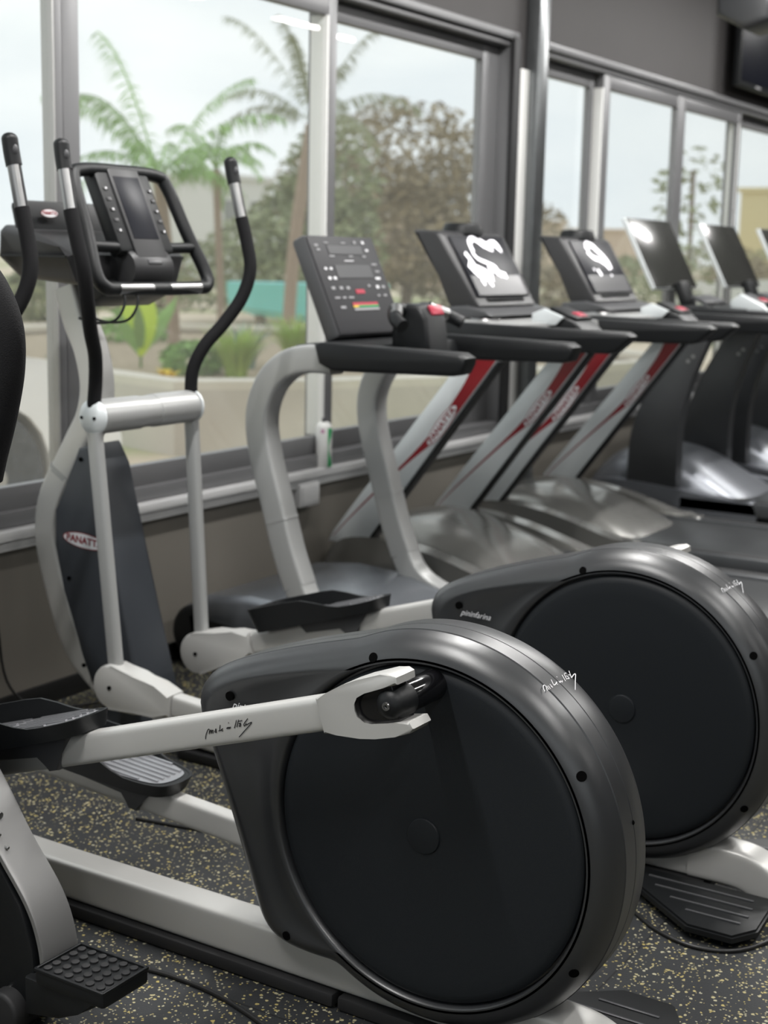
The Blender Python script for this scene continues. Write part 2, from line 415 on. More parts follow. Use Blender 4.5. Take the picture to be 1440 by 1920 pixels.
# --- windows : sliding frames in two bays; steel column between them
def frame_bar(bm, x0, x1, z0, z1, y0, y1): bx(bm, x0, x1, y0, y1, z0, z1, 0.003)
def window(name, xa, xb, sashes, glass_y):
    bm = newbm()
    frame_bar(bm, xa, xb, WT-0.035, WT, YW-0.02, YW+0.12)                     # head, stepped
    frame_bar(bm, xa, xb, WT-0.062, WT-0.030, YW+0.0, YW+0.12)
    frame_bar(bm, xa+.003, xb-.003, WB+.002, WB+0.05, YW-0.008, YW+0.118)
    frame_bar(bm, xa, xa+0.05, WB, WT, YW-0.005, YW+0.12)
    frame_bar(bm, xb-0.05, xb, WB, WT, YW-0.005, YW+0.12)
    fr = struct(name, bm, alu)
    for (a, b, yy, sl, sr, pale) in sashes:
        bm = newbm(); za, zb = WB+0.045, WT-0.06
        frame_bar(bm, a, a+sl, za, zb, yy, yy+0.04); frame_bar(bm, b-sr, b, za, zb, yy, yy+0.04)
        frame_bar(bm, a+.004, b-.004, za+.004, za+0.075, yy+.0015, yy+0.0385); frame_bar(bm, a+.004, b-.004, zb-0.075, zb-.004, yy+.0015, yy+0.0385)
        sa = finish('sash', bm, alu_l if pale else alu, fr)
        bm = newbm(); bx(bm, a+sl*0.6, b-sr*0.6, yy+0.017, yy+0.022, za+0.03, zb-0.03)
        finish('pane', bm, glassm, sa, smooth=False)
window('window_1', -1.9, 6.14, [(-1.85, 0.5, YW+0.055, .07, .07, 0), (0.46, 3.243, YW+0.01, .07, .035, 0),
                                (3.235, 4.69, YW+0.01, .075, .055, 0), (4.63, 6.1, YW+0.06, .05, .16, 0)], 0)
window('window_2', 6.30, 12.6, [(6.33, 7.2, YW+0.06, .05, .08, 0), (7.17, 8.28, YW+0.01, .09, .04, 0),
                               (8.28, 9.38, YW+0.01, .09, .06, 0), (9.34, 11.0, YW+0.06, .08, .06, 0), (10.97, 12.57, YW+0.01, .07, .06, 0)], 0)
# white strips over the stile sides: their outdoor light painted as colour
bm = newbm(); bx(bm, 4.622, 4.634, YW+0.008, YW+0.085, WB+.12, WT-0.135, 0.002); struct('trim_lit_1', bm, stile_lit)
bm = newbm(); bx(bm, 7.152, 7.168, YW+0.008, YW+0.07, WB+.12, WT-0.135, 0.002); struct('trim_lit_3', bm, stile_lit)
bm = newbm(); bx(bm, 9.322, 9.338, YW+0.008, YW+0.07, WB+.12, WT-0.135, 0.002); struct('trim_lit_4', bm, stile_lit)
bm = newbm(); bx(bm, 3.198, 3.206, YW+0.008, YW+0.055, WB+.12, WT-.1, 0.002); struct('trim_2', bm, alu_l)
bm = newbm(); bx(bm, 6.12, 6.32, YW, YW+0.2, WB-.03, WT); struct('wall_front_pier', bm, wallup, smooth=False)
# steel column
t = Thing('steel_column', (6.2, YW-0.03, 0), 'square bare steel column standing in front of the window wall, between the two glazed bays', 'column')
bm = newbm(); bx(bm, 0.03, 0.14, YW-0.075, YW-0.005, 0, ROOM_Z, 0.008); t.part('shaft', bm, steelm)
bm = newbm(); bx(bm, -0.055, 0.028, YW-0.03, YW-0.004, WB, 2.25, 0.003); t.part('side_flange', bm, cupw, label='pale cover strip beside the column')
bm = newbm(); bx(bm, -0.12, -0.058, YW-0.028, YW-0.004, WB, 2.38, 0.003); t.part('gasket', bm, rubberm)

# --- ceiling lamps (the room's light)
for i, (lx, ly) in enumerate(LAMPS):
    t = Thing('ceiling_lamp', (lx, ly, ROOM_Z), 'slim white linear ceiling lamp running along the room, out of the photo above the machines', 'lamp', 'linear ceiling lamps')
    bm = newbm(); bx(bm, -0.75, 0.75, ly-0.05, ly+0.05, ROOM_Z-0.05, ROOM_Z-0.001, 0.005); t.off = (0, ly, ROOM_Z); t.part('housing', bm, cupw)
    bm = newbm(); bx(bm, -0.73, 0.73, ly-0.04, ly+0.04, ROOM_Z-0.056, ROOM_Z-0.050); t.part('diffuser', bm, lampm)
    ld = bpy.data.lights.new('lamp_light', 'AREA'); ld.shape = 'RECTANGLE'; ld.size = 1.46; ld.size_y = 0.09
    ld.energy = LAMP_W*ROW_K[ly]; ld.color = (1.0, 0.985, 0.965)
    lo = bpy.data.objects.new('lamp_light', ld); COL.objects.link(lo); lo.parent = t.e; lo.location = (0, 0, -0.06)

# ================================================================== logo plate
def logo(t, parent, org, ux, uy, wd, ht, textcol=None, text='PANATTA'):
    """white oval with a red rim and red lettering"""
    ux, uy = Vector(ux).normalized(), Vector(uy).normalized(); nz_ = ux.cross(uy)
    org = Vector(org)
    bm = newbm()
    def disc(k, lift):
        vs_ = [bm.verts.new(org + nz_*lift + ux*(a) + uy*(b)) for a, b in se(wd/2*k, ht/2*(1-(1-k)*wd/ht*0.6), 40)]
        bm.faces.new(vs_)
    disc(1.0, 0.0012); o = t.part('logo_badge', bm, redm, parent, smooth=False)
    bm = newbm(); disc(0.95, 0.0020); bd = t.part('logo_field', bm, whitem, o, smooth=False)
    bm = text_bm(text, ht*0.62, bold=ht*0.012)
    place(bm, org + nz_*0.0027, ux, uy, sx=min(1.4, wd*0.8/(ht*0.62*len(text)*0.62)))
    t.part('logo_lettering', bm, redm, o, smooth=False)
    return o

# ================================================================== ELLIPTICAL
YC, ZC = 1.18, 0.405
outline = [(1.13, .763), (1.25, .748), (1.36, .722), (1.48, .688), (1.6, .647), (1.665, .615), (1.695, .585), (1.702, .55), (1.69, .52),
           (1.655, .43), (1.61, .31), (1.565, .19), (1.545, .145), (1.52, .118), (1.48, .105), (1.42, .100), (1.34, .098), (1.25, .07)]
def r_out(th, R=0.36):
    # distance along direction th (y=cos, z=sin) to the housing outline
    d = Vector((math.cos(th), math.sin(th))); best = 0
    P = OUT
    for a, b in zip(P, P[1:]):
        ax, az = a[0]-YC, a[1]-ZC; ex, ez = b[0]-a[0], b[1]-a[1]
        den = d.x*ez - d.y*ex
        if abs(den) < 1e-9: continue
        s = (ax*ez - az*ex)/den; u = (ax*d.y - az*d.x)/den
        if s > 0 and -1e-6 <= u <= 1+1e-6: best = max(best, s)
    return max(best, R)
OUT = [(p.x, p.y) for p in catmull([(a, b, 0) for a, b in outline], 5)]
NTH = 200
TH = [2*PI*k/NTH for k in range(NTH)]
RO = [r_out(t) for t in TH]
for _ in range(2): RO = [(RO[k-1]+2*RO[k]+RO[(k+1) % NTH])/4 for k in range(NTH)]
def rout_i(th):
    f = (th % (2*PI))/(2*PI)*NTH; k = int(f) % NTH; u = f - int(f)
    return RO[k]*(1-u) + RO[(k+1) % NTH]*u
PROF = [(-.088, .050), (-.087, .042), (-.082, .030), (-.072, .017), (-.058, .007), (-.044, .0015), (-.0425, .003), (-.041, .0), (-.0015, .0), (0.0, .003), (.0015, .0),
        (.041, .0), (.044, .0015), (.058, .007), (.072, .017), (.082, .030), (.087, .042), (.088, .050)]
RD = 0.302
def housing_bm():
    bm = newbm(); rings = []
    def ring(x, rf): return [bm.verts.new((x, YC + rf(k)*math.cos(TH[k]), ZC + rf(k)*math.sin(TH[k]))) for k in range(NTH)]
    rr = []
    inner = lambda base: (lambda k: base)
    def blend(f, off):   # between disc lip and offset outline
        return lambda k: 0.318*(1-f) + (RO[k]-off)*f
    rr.append(ring(-.060, inner(RD+0.004))); rr.append(ring(-.084, inner(RD+0.006))); rr.append(ring(-.088, inner(RD+0.011)))
    def dip(k, a): # shallow concave valley between the disc lip and the flat nose
        return a * max(0.0, min(1.0, (RO[k]-0.38)/0.12))
    for f in (0.12, 0.3, 0.55, 0.8):
        rf = blend(f, 0.05); amp = {0.12: .004, 0.3: .012, 0.55: .012, 0.8: .006}[f]
        rr.append([bm.verts.new((-.088 + dip(k, amp), YC + rf(k)*math.cos(TH[k]), ZC + rf(k)*math.sin(TH[k]))) for k in range(NTH)])
    for x, off in PROF: rr.append(ring(x, (lambda off: (lambda k: RO[k]-off))(off)))
    rr.append(ring(.088, inner(RD+0.011))); rr.append(ring(.084, inner(RD+0.006))); rr.append(ring(.060, inner(RD+0.004)))
    for A, B in zip(rr, rr[1:]):
        for j in range(NTH): bm.faces.new((A[j], A[(j+1) % NTH], B[(j+1) % NTH], B[j]))
    bm.faces.new(rr[0]); bm.faces.new(rr[-1][::-1])
    return bm
ARM_TXT = [[(1.5488, 0.5471), (1.5482, 0.5534), (1.5462, 0.5595), (1.5437, 0.5649), (1.5412, 0.5671), (1.5397, 0.5661), (1.54, 0.5624), (1.5407, 0.5581)], [(1.54, 0.5607), (1.5372, 0.5654), (1.5357, 0.5665), (1.5362, 0.5599)], [(1.5357, 0.5616), (1.5332, 0.5662), (1.5317, 0.5669), (1.5322, 0.5611)], [(1.5282, 0.5639), (1.5267, 0.5675), (1.5252, 0.571), (1.5244, 0.5647), (1.5267, 0.5646)], [(1.5158, 0.5798), (1.5168, 0.5743), (1.5173, 0.5694), (1.5198, 0.5681)], [(1.5163, 0.5691), (1.5133, 0.571), (1.5099, 0.5745), (1.5124, 0.572), (1.5114, 0.5701), (1.5089, 0.5702)], [(1.501, 0.5779), (1.501, 0.5754)], [(1.4976, 0.5883), (1.4973, 0.5867)], [(1.5005, 0.5759), (1.4981, 0.5793), (1.4976, 0.5769), (1.4951, 0.5798), (1.4946, 0.5775), (1.4927, 0.5811)], [(1.48, 0.5957), (1.4819, 0.5885), (1.4844, 0.58)], [(1.4752, 0.5975), (1.4771, 0.5903), (1.4792, 0.583)], [(1.4756, 0.5946), (1.4713, 0.5958), (1.4674, 0.5974)], [(1.4746, 0.5899), (1.4712, 0.5922), (1.4727, 0.5887), (1.4741, 0.5856), (1.4707, 0.5867), (1.4705, 0.5916)], [(1.4553, 0.6034), (1.4587, 0.5987), (1.463, 0.593), (1.4635, 0.5885), (1.4606, 0.5895)], [(1.4606, 0.5895), (1.4587, 0.5939), (1.4582, 0.5912), (1.4529, 0.595), (1.4467, 0.5982), (1.4519, 0.5912), (1.4615, 0.5804), (1.4741, 0.5658)]]
RIM_TXT = [[(310, 835), (280, 780), (268, 720), (290, 685), (330, 700), (380, 815)], [(360, 700), (420, 790)], [(400, 690), (460, 770)], [(440, 650), (520, 730), (470, 700)],
           [(480, 535), (540, 660), (560, 670), (600, 640), (630, 590), (610, 620), (660, 655)], [(680, 565), (715, 605), (730, 560), (770, 590), (775, 545)], [(620, 455), (650, 470)],
           [(775, 405), (865, 560)], [(830, 380), (900, 520)], [(840, 370), (890, 350)], [(890, 430), (930, 440), (960, 490), (910, 490)], [(965, 290), (990, 360), (1030, 470)], [(950, 400), (990, 395)],
           [(1030, 470), (1080, 400), (1120, 365), (1145, 380), (1130, 560), (1125, 760)]]
def rot_yz(p, piv, a):
    y, z = p[1]-piv[1], p[2]-piv[2]
    return (p[0], piv[1] + y*math.cos(a) - z*math.sin(a), piv[2] + y*math.sin(a) + z*math.cos(a))
PIV = (0, 2.655, 0.958)
def elliptical(X, label, high_near, ang_near, ang_far, swing_near, swing_far, armtext, pd_near, pd_far):
    t = Thing('elliptical_trainer', (X, 1.18, 0), label, 'elliptical trainer', yref=1.18)
    # ---- base rail sweeping up into the mast
    bm = newbm()
    beam(bm, [(0, .96, .072), (0, 1.3, .072), (0, 1.8, .072), (0, 2.2, .072), (0, 2.42, .078), (0, 2.60, .098), (0, 2.74, .132), (0, 2.84, .19), (0, 2.915, .27), (0, 2.975, .42),
              (0, 3.01, .555), (0, 3.00, .66), (0, 2.95, .76)], .076, .082, 8, seg=40)
    fr = t.part('base_rail', bm, silver)
    bm = newbm()
    beam(bm, [(0, 2.948, .764), (0, 2.89, .855), (0, 2.845, .93), (0, 2.828, 1.02), (0, 2.85, 1.12), (0, 2.89, 1.20), (0, 2.92, 1.29)], .07, .085, 5)
    t.part('mast', bm, silver)
    bm = newbm(); beam(bm, [(0, 2.954, .752), (0, 2.946, .766)], .077, .092, 5, smooth=1); t.part('mast_joint', bm, tubegrey)
    # black strip under the rail
    bm = newbm(); bx(bm, -.052, .052, 1.385, 2.5, .002, .03, .006); bx(bm, -.052, .052, .98, 1.375, .002, .03, .006); t.part('rubber_strip', bm, rubberm)
    # rear end block that bends down to the floor
    bm = newbm(); beam(bm, [(0, 1.02, .074), (0, .93, .074), (0, .885, .068), (0, .85, .05), (0, .832, .02), (0, .83, .004)], .086, .088, 7, smooth=5, seg=40)
    t.part('rear_end_cap', bm, silver)
    for s in (-1, 1):
        bm = newbm()
        poly = [(s*.05, 1.15), (s*.05, .81), (s*.215, .80), (s*.275, .835), (s*.275, .935), (s*.13, 1.12)]
        va = [bm.verts.new((x, y, .018)) for x, y in poly]; vb = [bm.verts.new((x, y, .034)) for x, y in poly]
        bm.faces.new(va); f2 = bm.faces.new(vb)
        for i in range(len(poly)): bm.faces.new((va[i], va[(i+1) % 6], vb[(i+1) % 6], vb[i]))
        bmesh.ops.bevel(bm, geom=list(f2.edges), offset=.005, segments=2, affect='EDGES')
        pl = t.part('stabilizer_plate', bm, blackp)
        bm = newbm()
        for (xx, ya, yb) in ((.09, .85, 1.09), (.13, .84, 1.06), (.17, .835, 1.01), (.21, .84, .96)): bx(bm, s*xx-.003, s*xx+.003, ya, yb, .0335, .0365, .001)
        t.part('plate_rib', bm, darkgrey, pl)
        bm = newbm(); cyl(bm, (s*.19, .90, .009), .022, .018, 'Z', 20, bev=.003); t.part('levelling_foot', bm, rubberm)
    # ---- drive housing
    hs = t.part('drive_housing', housing_bm(), shellm, angle=50)
    for s in (-1, 1):
        bm = newbm()
        lathe(bm, [(0, s*.080), (.05, s*.0805), (.15, s*.0815), (.26, s*.083), (.285, s*.083), (RD-.006, s*.081), (RD, s*.076), (RD, s*.05)], (0, YC, ZC), 'X', 128)
        dd = t.part('crank_disc', bm, discm)
        bm = newbm(); lathe(bm, [(0, s*.0855), (.022, s*.0850), (.031, s*.0835), (.0325, s*.0815), (.0325, s*.079)], (0, YC, ZC), 'X', 48)
        t.part('centre_cap', bm, discm, dd)
    for (y, z) in ((1.288, .709), (1.601, .582), (.891, .576), (1.466, .141), (.866, .22)):
        for s in (-1, 1):
            bm = newbm(); th = math.atan2(z-ZC, y-YC); rr_ = min(math.hypot(y-YC, z-ZC), rout_i(th)-.022); off_ = rout_i(th) - rr_
            xx, tl = .088, 0.0
            for (xa_, oa), (xb_, ob) in zip(PROF, PROF[1:]):
                if xa_ < -.03 and oa >= off_ >= ob and ob > 0:
                    xx = -(xa_ + (xb_-xa_)*(oa-off_)/(oa-ob)); tl = math.atan2(abs(xb_-xa_), abs(oa-ob))
            rv = Vector((0, math.cos(th), math.sin(th))); nv = (Vector((s, 0, 0))*math.cos(tl) + rv*math.sin(tl)).normalized()
            pc_ = Vector((s*xx, YC, ZC)) + rv*rr_; pc_[0] = s*xx
            a1 = nv.orthogonal().normalized(); a2 = nv.cross(a1)
            vs_ = [bm.verts.new(pc_ + nv*.0012 + (a1*math.cos(q*PI/12) + a2*math.sin(q*PI/12))*.0088) for q in range(24)]
            vl_ = [bm.verts.new(pc_ - nv*.004 + (a1*math.cos(q*PI/12) + a2*math.sin(q*PI/12))*.0088) for q in range(24)]
            bm.faces.new(vs_)
            for q in range(24): bm.faces.new((vs_[q], vs_[(q+1) % 24], vl_[(q+1) % 24], vl_[q]))
            t.part('screw_recess', bm, holem, hs)
    th0 = math.atan2(.49-ZC, .81-YC); bm = newbm(); r0 = rout_i(th0)
    ball(bm, (0, YC+(r0-.002)*math.cos(th0), ZC+(r0-.002)*math.sin(th0)), .0045); t.part('seam_screw', bm, holem, hs)
    # signature on the nose of the housing and hand lettering over the rim
    bm = text_bm('pininfarina', .020, shear=.45); place(bm, (-.0895, 1.555, .566), (0, -1, -.03), (0, 0, 1), 0.95)
    bmesh.ops.translate(bm, verts=bm.verts, vec=(0.001, 0, 0)); t.part('signature_lettering', bm, whitem, hs, smooth=False)
    bm = newbm()
    ax, az = Vector((.87, -.48))*80, Vector((.75, .66))*150   # zoomed pixels per cm, lateral and along the rim
    det = ax.x*az.y - ax.y*az.x
    thc = math.atan2(.683-ZC, 1.04-YC) - .0 + .14
    def mp_(u, v):
        r = rout_i(thc + v/0.36)
        th = thc + v/0.36
        return Vector((u, YC + r*math.cos(th), ZC + r*math.sin(th))), Vector((0, math.cos(th), math.sin(th)))
    for st in RIM_TXT:
        pts = []
        for x, y in st:
            dx, dy = x-700, y-560
            u = (dx*az.y - dy*az.x)/det/100; v = (ax.x*dy - ax.y*dx)/det/100
            pts.append((u*1.0 + .004, v))
        ribbon(bm, pts, .0016, mp_)
    t.part('rim_lettering', bm, whitem, hs, smooth=False)
    # ---- pivot tube
    bm = newbm(); lathe(bm, [(0, -.215), (.03, -.212), (.043, -.200), (.046, -.185), (.046, -.03), (.044, -.028), (.043, 0), (.044, .028), (.046, .03), (.046, .185), (.043, .2), (.03, .212), (0, .215)], PIV, 'X', 40)
    pt = t.part('pivot_tube', bm, tubegrey)
    for s in (-1, 1):
        bm = newbm(); lathe(bm, [(0, s*.223), (.02, s*.221), (.038, s*.214), (.0475, s*.203), (.0475, s*.197), (0, s*.197)], PIV, 'X', 40)
        cp = t.part('end_cap', bm, silver_b, pt)
        for dy in (-.022, .022):
            bm = newbm(); cyl(bm, (s*.217, PIV[1]+dy, PIV[2]), .0045, .012, 'X', 12); t.part('cap_screw', bm, holem, cp)
    bm = newbm(); bx(bm, -.03, .03, 2.64, 2.84, .93, .985, .012); t.part('pivot_bracket', bm, tubegrey)
    # ---- moving arms
    for s, high, ang, sw in ((-1, high_near, ang_near, swing_near), (1, not high_near, ang_far, swing_far)):
        pin = Vector((s*.2, 1.168, .682)) if high else Vector((s*.2, 1.192, .132))
        xj = s*.2
        joint = Vector(rot_yz((xj, PIV[1], PIV[2]-.725), PIV, ang))
        top = Vector((xj, PIV[1], PIV[2]-.03))
        bm = newbm(); dirv = (joint - Vector((xj, PIV[1], PIV[2]))).normalized()
        beam(bm, [Vector((xj, PIV[1], PIV[2])) + dirv*.04, joint + Vector((0, 0, .02))], .030, .046, 2.6, smooth=1, seg=24)
        t.part('swing_link', bm, tubegrey)
        # pedal arm
        d = (pin - joint).normalized(); nrm = Vector((0, -d.z, d.y)) if d.y > 0 else Vector((0, d.z, -d.y))
        L = (pin - joint).length
        bm = newbm()
        prof_sc = []
        path = [joint + d*(L*k/20.0) for k in range(2, 18)]
        beam(bm, [joint + d*.21, pin - d*.135], .044, .060, 5, smooth=1)
        # rubber-less text on the near one
        arm = t.part('pedal_arm', bm, silver)
        # front knuckle
        bm = newbm()
        poly = []
        for k in range(15):
            a = PI/2 + PI*k/14
            q = joint + d*(math.cos(a)*.062) + nrm*(math.sin(a)*.062); poly.append((q.y, q.z))
        for (u, v) in ((.08, -.058), (.15, -.036), (.208, -.031), (.208, .031), (.15, .036), (.08, .058)):
            q = joint + d*u + nrm*v; poly.append((q.y, q.z))
        prism(bm, poly, xj-.030, xj+.030, .008); kn = t.part('knuckle', bm, silver)
        bm = newbm(); cyl(bm, (xj + s*.031 if s < 0 else xj-.031, joint.y, joint.z), .0055, .008, 'X', 14); t.part('knuckle_screw', bm, holem, kn)
        # fork at the crank pin
        bm = newbm()
        def Q(u, v):
            q = pin + d*u + nrm*v; return (q.y, q.z)
        outer_top = [(-.140, .031), (-.115, .036), (-.08, .045), (-.05, .049), (.0, .052), (.022, .050), (.030, .043)]
        slot = [(.028, .031), (.0, .0295), (-.040, .0295), (-.058, .024), (-.068, .012), (-.070, 0), (-.068, -.012), (-.058, -.024), (-.040, -.0295), (.01, -.0295), (.034, -.031)]
        outer_bot = [(.038, -.043), (.028, -.05), (.0, -.052), (-.04, -.051), (-.07, -.047), (-.115, -.036), (-.140, -.031)]
        poly = [Q(u, v) for u, v in outer_top + slot + outer_bot]
        prism(bm, poly, xj-.030, xj+.030, .004); fk = t.part('fork', bm, silver)
        bm = newbm(); poly = [Q(u, v) for u, v in [(-.07, .031), (.012, .031), (.012, -.031), (-.07, -.031)]]
        prism(bm, poly, xj-.022, xj+.022, .001); t.part('slot_liner', bm, glossb, fk)
        # crank pin and boss on the disc
        bm = newbm(); cyl(bm, ((xj + s*.080)/2, pin.y, pin.z), .027, abs(xj - s*.080), 'X', 36, bev=.004); t.part('crank_spindle', bm, glossb)
        bm = newbm(); lathe(bm, [(0, s*.034), (.012, s*.033), (.022, s*.027), (.028, s*.016), (.0295, 0), (.029, -s*.02), (0, -s*.02)], (xj, pin.y, pin.z), 'X', 32)
        kb = t.part('crank_knob', bm, blackp)
        bm = newbm(); lathe(bm, [(0, s*.032), (.003, s*.034), (.0035, s*.0365), (.0065, s*.0365), (.0075, s*.034), (.0075, s*.03)], (xj, pin.y, pin.z), 'X', 16)
        t.part('knob_screw', bm, chrome, kb)
        # pedal
        pc = pin + (-d)*(pd_near if s < 0 else pd_far) + Vector((0, 0, .056))
        e = -d                                   # towards the front
        def W(u, x, h): return Vector((xj + x, 0, 0)) + Vector((0, pc.y, pc.z)) + Vector((0, e.y, e.z))*u + nrm*h
        # outline in (u along the machine, x lateral)
        inw = -s
        ol = [(.225, -.075), (.235, -.03), (.235, .03), (.225, .075), (.12, .083), (-.05, .08), (-.155, .06), (-.185, .03), (-.185, -.03), (-.155, -.065), (-.05, -.08), (.12, -.083)]
        olc = [(q.x, q.y) for q in catmull([(a, b, 0) for a, b in ol], 4, True)]
        def rim_h(u):      # the wall rises towards the front
            f = max(0.0, min(1.0, (u+.10)/.16)); return .008 + .040*(f*f*(3-2*f))
        bm = newbm()
        for k in range(1): pass
        outer_lo = [bm.verts.new(W(u*.94, x*.9, -.022)) for u, x in olc]
        outer_hi = [bm.verts.new(W(u, x, rim_h(u))) for u, x in olc]
        inner_hi = [bm.verts.new(W(u*.975, x*.93, rim_h(u))) for u, x in olc]
        inner_lo = [bm.verts.new(W(u*.96, x*.90, .006)) for u, x in olc]
        n = len(olc); fl = bm.faces.new(outer_lo)
        for A, B in ((outer_lo, outer_hi), (outer_hi, inner_hi), (inner_hi, inner_lo)):
            for j in range(n): bm.faces.new((A[j], A[(j+1) % n], B[(j+1) % n], B[j]))
        bm.faces.new(inner_lo)
        pd = t.part('pedal', bm, blackp, angle=30)
        bm = newbm(); vs1 = [bm.verts.new(W(u*.90, x*.84, .0075)) for u, x in olc]; bm.faces.new(vs1)
        for k in range(-3, 4):
            for (ua, ub) in ((-.15, .02), (.05, .19)):
                xa = k*.019
                if abs(k) > 2 and ua < 0: ua = -.11
                q = [W(ua, xa-.003, .0075), W(ub, xa-.003, .0075), W(ub, xa+.003, .0075), W(ua, xa+.003, .0075)]
                q2 = [p + nrm*.003 for p in q]
                A = [bm.verts.new(p) for p in q]; B = [bm.verts.new(p) for p in q2]
                bm.faces.new(B)
                for j in range(4): bm.faces.new((A[j], A[(j+1) % 4], B[(j+1) % 4], B[j]))
        t.part('tread_plate', bm, rib_m, pd, label='silver ribbed tread plate', smooth=False)
        bm = newbm()
        q = [W(.10, 0, -.02), W(-.14, 0, -.02), W(-.10, 0, -.055), W(-.085, 0, -.085), W(-.06, 0, -.085), W(-.04, 0, -.05), W(.08, 0, -.05)]
        prism(bm, [(v.y, v.z) for v in q], xj-.03, xj+.03, .004); t.part('pedal_bracket', bm, darkgrey, pd)
        if s < 0 and armtext:
            bm = newbm(); xs = xj - .0225
            mpa = lambda u, v: (Vector((xs, u, v)), Vector((-1, 0, 0)))
            for st in ARM_TXT: ribbon(bm, st, .0016, mpa, .0005)
            t.part('arm_lettering', bm, blackprint, arm, smooth=False)
        # handle: foam, grip sensor, end cap
        hp = [(0, 0, .02), (.0, -.005, .10), (.025, -.025, .17), (.075, -.055, .235), (.12, -.085, .31), (.145, -.095, .39), (.152, -.075, .47), (.152, -.055, .535)]
        gp = [(.152, -.055, .535), (.151, -.043, .58), (.150, -.030, .63)]
        cpp = [(.150, -.030, .63), (.149, -.022, .66), (.148, -.016, .69)]
        def H(P): return [rot_yz((xj + s*a, PIV[1]+b, PIV[2]+c), PIV, sw) for a, b, c in P]
        bm = newbm(); tube(bm, H(hp), .0185, 20, 6); hd = t.part('handle', bm, foamm, label='black foam covered swing handle')
        bm = newbm(); tube(bm, H(gp), .0165, 20, 3); t.part('grip_core', bm, blackp, hd)
        bm = newbm()
        path = catmull([Vector(p) for p in H(gp)], 4)
        arc = [(.0182*math.cos(a), .0182*math.sin(a)) for a in [math.radians(q) for q in range(-48, 49, 12)]]
        arc = arc + [(.015*math.cos(a), .015*math.sin(a)) for a in [math.radians(q) for q in range(48, -49, -12)]]
        sweep(bm, path, arc, side=(-1, -.6, 0)); t.part('pulse_sensor', bm, chrome, hd, label='steel pulse sensor strip')
        bm = newbm(); P = H(cpp); tube(bm, P, .0195, 20, 4, scales=None)
        ball(bm, P[-1], .0195, (1, 1, .8)); t.part('handle_end', bm, blackp, hd)
        bm = newbm(); q = Vector(P[1]); ball(bm, q + Vector((-.004, -.017, .005)), .010, (.8, .5, 1.3), 14); t.part('handle_button', bm, darkgrey, hd)
    # ---- front shroud
    bm = newbm()
    near = [(2.80, .86), (2.845, .845), (2.88, .76), (2.935, .66), (2.935, .56), (2.895, .43), (2.83, .25), (2.77, .15), (2.72, .06), (2.60, .06), (2.60, .14), (2.70, .50), (2.765, .80)]
    prism(bm, near, -.085, .085, .012, 3)
    for v in bm.verts:      # the rear faces taper towards the top
        f = max(0, (v.co.z-.1)/.75)
        v.co.x *= 1.0 - .25*f
    sh = t.part('front_shroud', bm, bluegrey)
    for (y, z, xx) in ((2.832, .815, .066), (2.875, .47, .076), (2.815, .225, .085)):
        bm = newbm(); cyl(bm, (-xx, y, z), .006, .006, 'X', 16); t.part('shroud_screw', bm, holem, sh)
    logo(t, sh, (-.0735, 2.815, .585), (0, -1, -.07), (0, -.07, 1), .165, .045)
    # ---- console
    bm = newbm()   # grey tray body
    ol = [(2.70, 1.30), (2.92, 1.315), (2.965, 1.37), (2.96, 1.44), (2.94, 1.455), (2.84, 1.44), (2.74, 1.40), (2.70, 1.38)]
    prism(bm, ol, -.235, .235, .02, 3)
    for v in bm.verts:
        if v.co.z < 1.37: v.co.x *= .86
    ty = t.part('console_tray', bm, darkp)
    bm = newbm(); box(bm, (0, 2.895, 1.460), (.44, .040, .12), .012, rx(-.25)); t.part('rear_ledge', bm, blackp, ty)
    bm = newbm(); bx(bm, -.237, .237, 2.71, 2.95, 1.372, 1.378); t.part('tray_seam', bm, blackp, ty)
    logo(t, ty, (-.135, 2.866, 1.487), (1, 0, 0), (0, .25, .97), .062, .022)
    # screen pod + loop handlebar lying in a plane tilted towards the user
    up = Vector((0, .42, .907)).normalized(); n_ = Vector((0, -.907, .42)).normalized()
    o0 = Vector((0, 2.60, 1.295))
    def S(x, u, dpt=0.0): return o0 + Vector((x, 0, 0)) + up*u + n_*dpt
    loop = [(-.15, .335), (0, .34), (.15, .335), (.185, .30), (.20, .17), (.222, .045), (.205, .005), (.16, 0), (0, -.002), (-.16, 0), (-.205, .005), (-.222, .045), (-.20, .17), (-.185, .30)]
    bm = newbm(); sweep(bm, catmull([S(x, u) for x, u in loop], 6, True), se(.0185, .0185, 18), True); lp = t.part('loop_handlebar', bm, blackp)
    bm = newbm(); tube(bm, [S(-.205, .12), S(0, .12, -.01), S(.205, .12)], .015, 16, 4); t.part('cross_bar', bm, blackp, lp)
    for s in (-1, 1):
        bm = newbm(); tube(bm, [S(s*.035, -.002, .0015), S(s*.165, -.001, .0015)], .0172, 18, 1); t.part('pulse_sensor', bm, chrome, lp, label='steel pulse sensor sleeve')
    def slab(bm, x0, x1, u0, u1, d0, d1, bev=.006):
        c = (S(x0, u0, d0) + S(x1, u1, d1))/2
        box(bm, c, (abs(x1-x0), abs(d1-d0), abs(u1-u0)), bev, rx(-math.atan2(.42, .907)))
    bm = newbm(); slab(bm, -.108, .108, .10, .345, -.035, .012, .012); pod = t.part('screen_pod', bm, blackp)
    bm = newbm(); slab(bm, -.060, .060, .075, .345, .010, .018, .003); t.part('screen_bezel', bm, darkp, pod)
    bm = newbm(); slab(bm, -.05, .05, .135, .315, .017, .0195, .001); t.part('screen', bm, screenm, pod, label='dark glossy display')
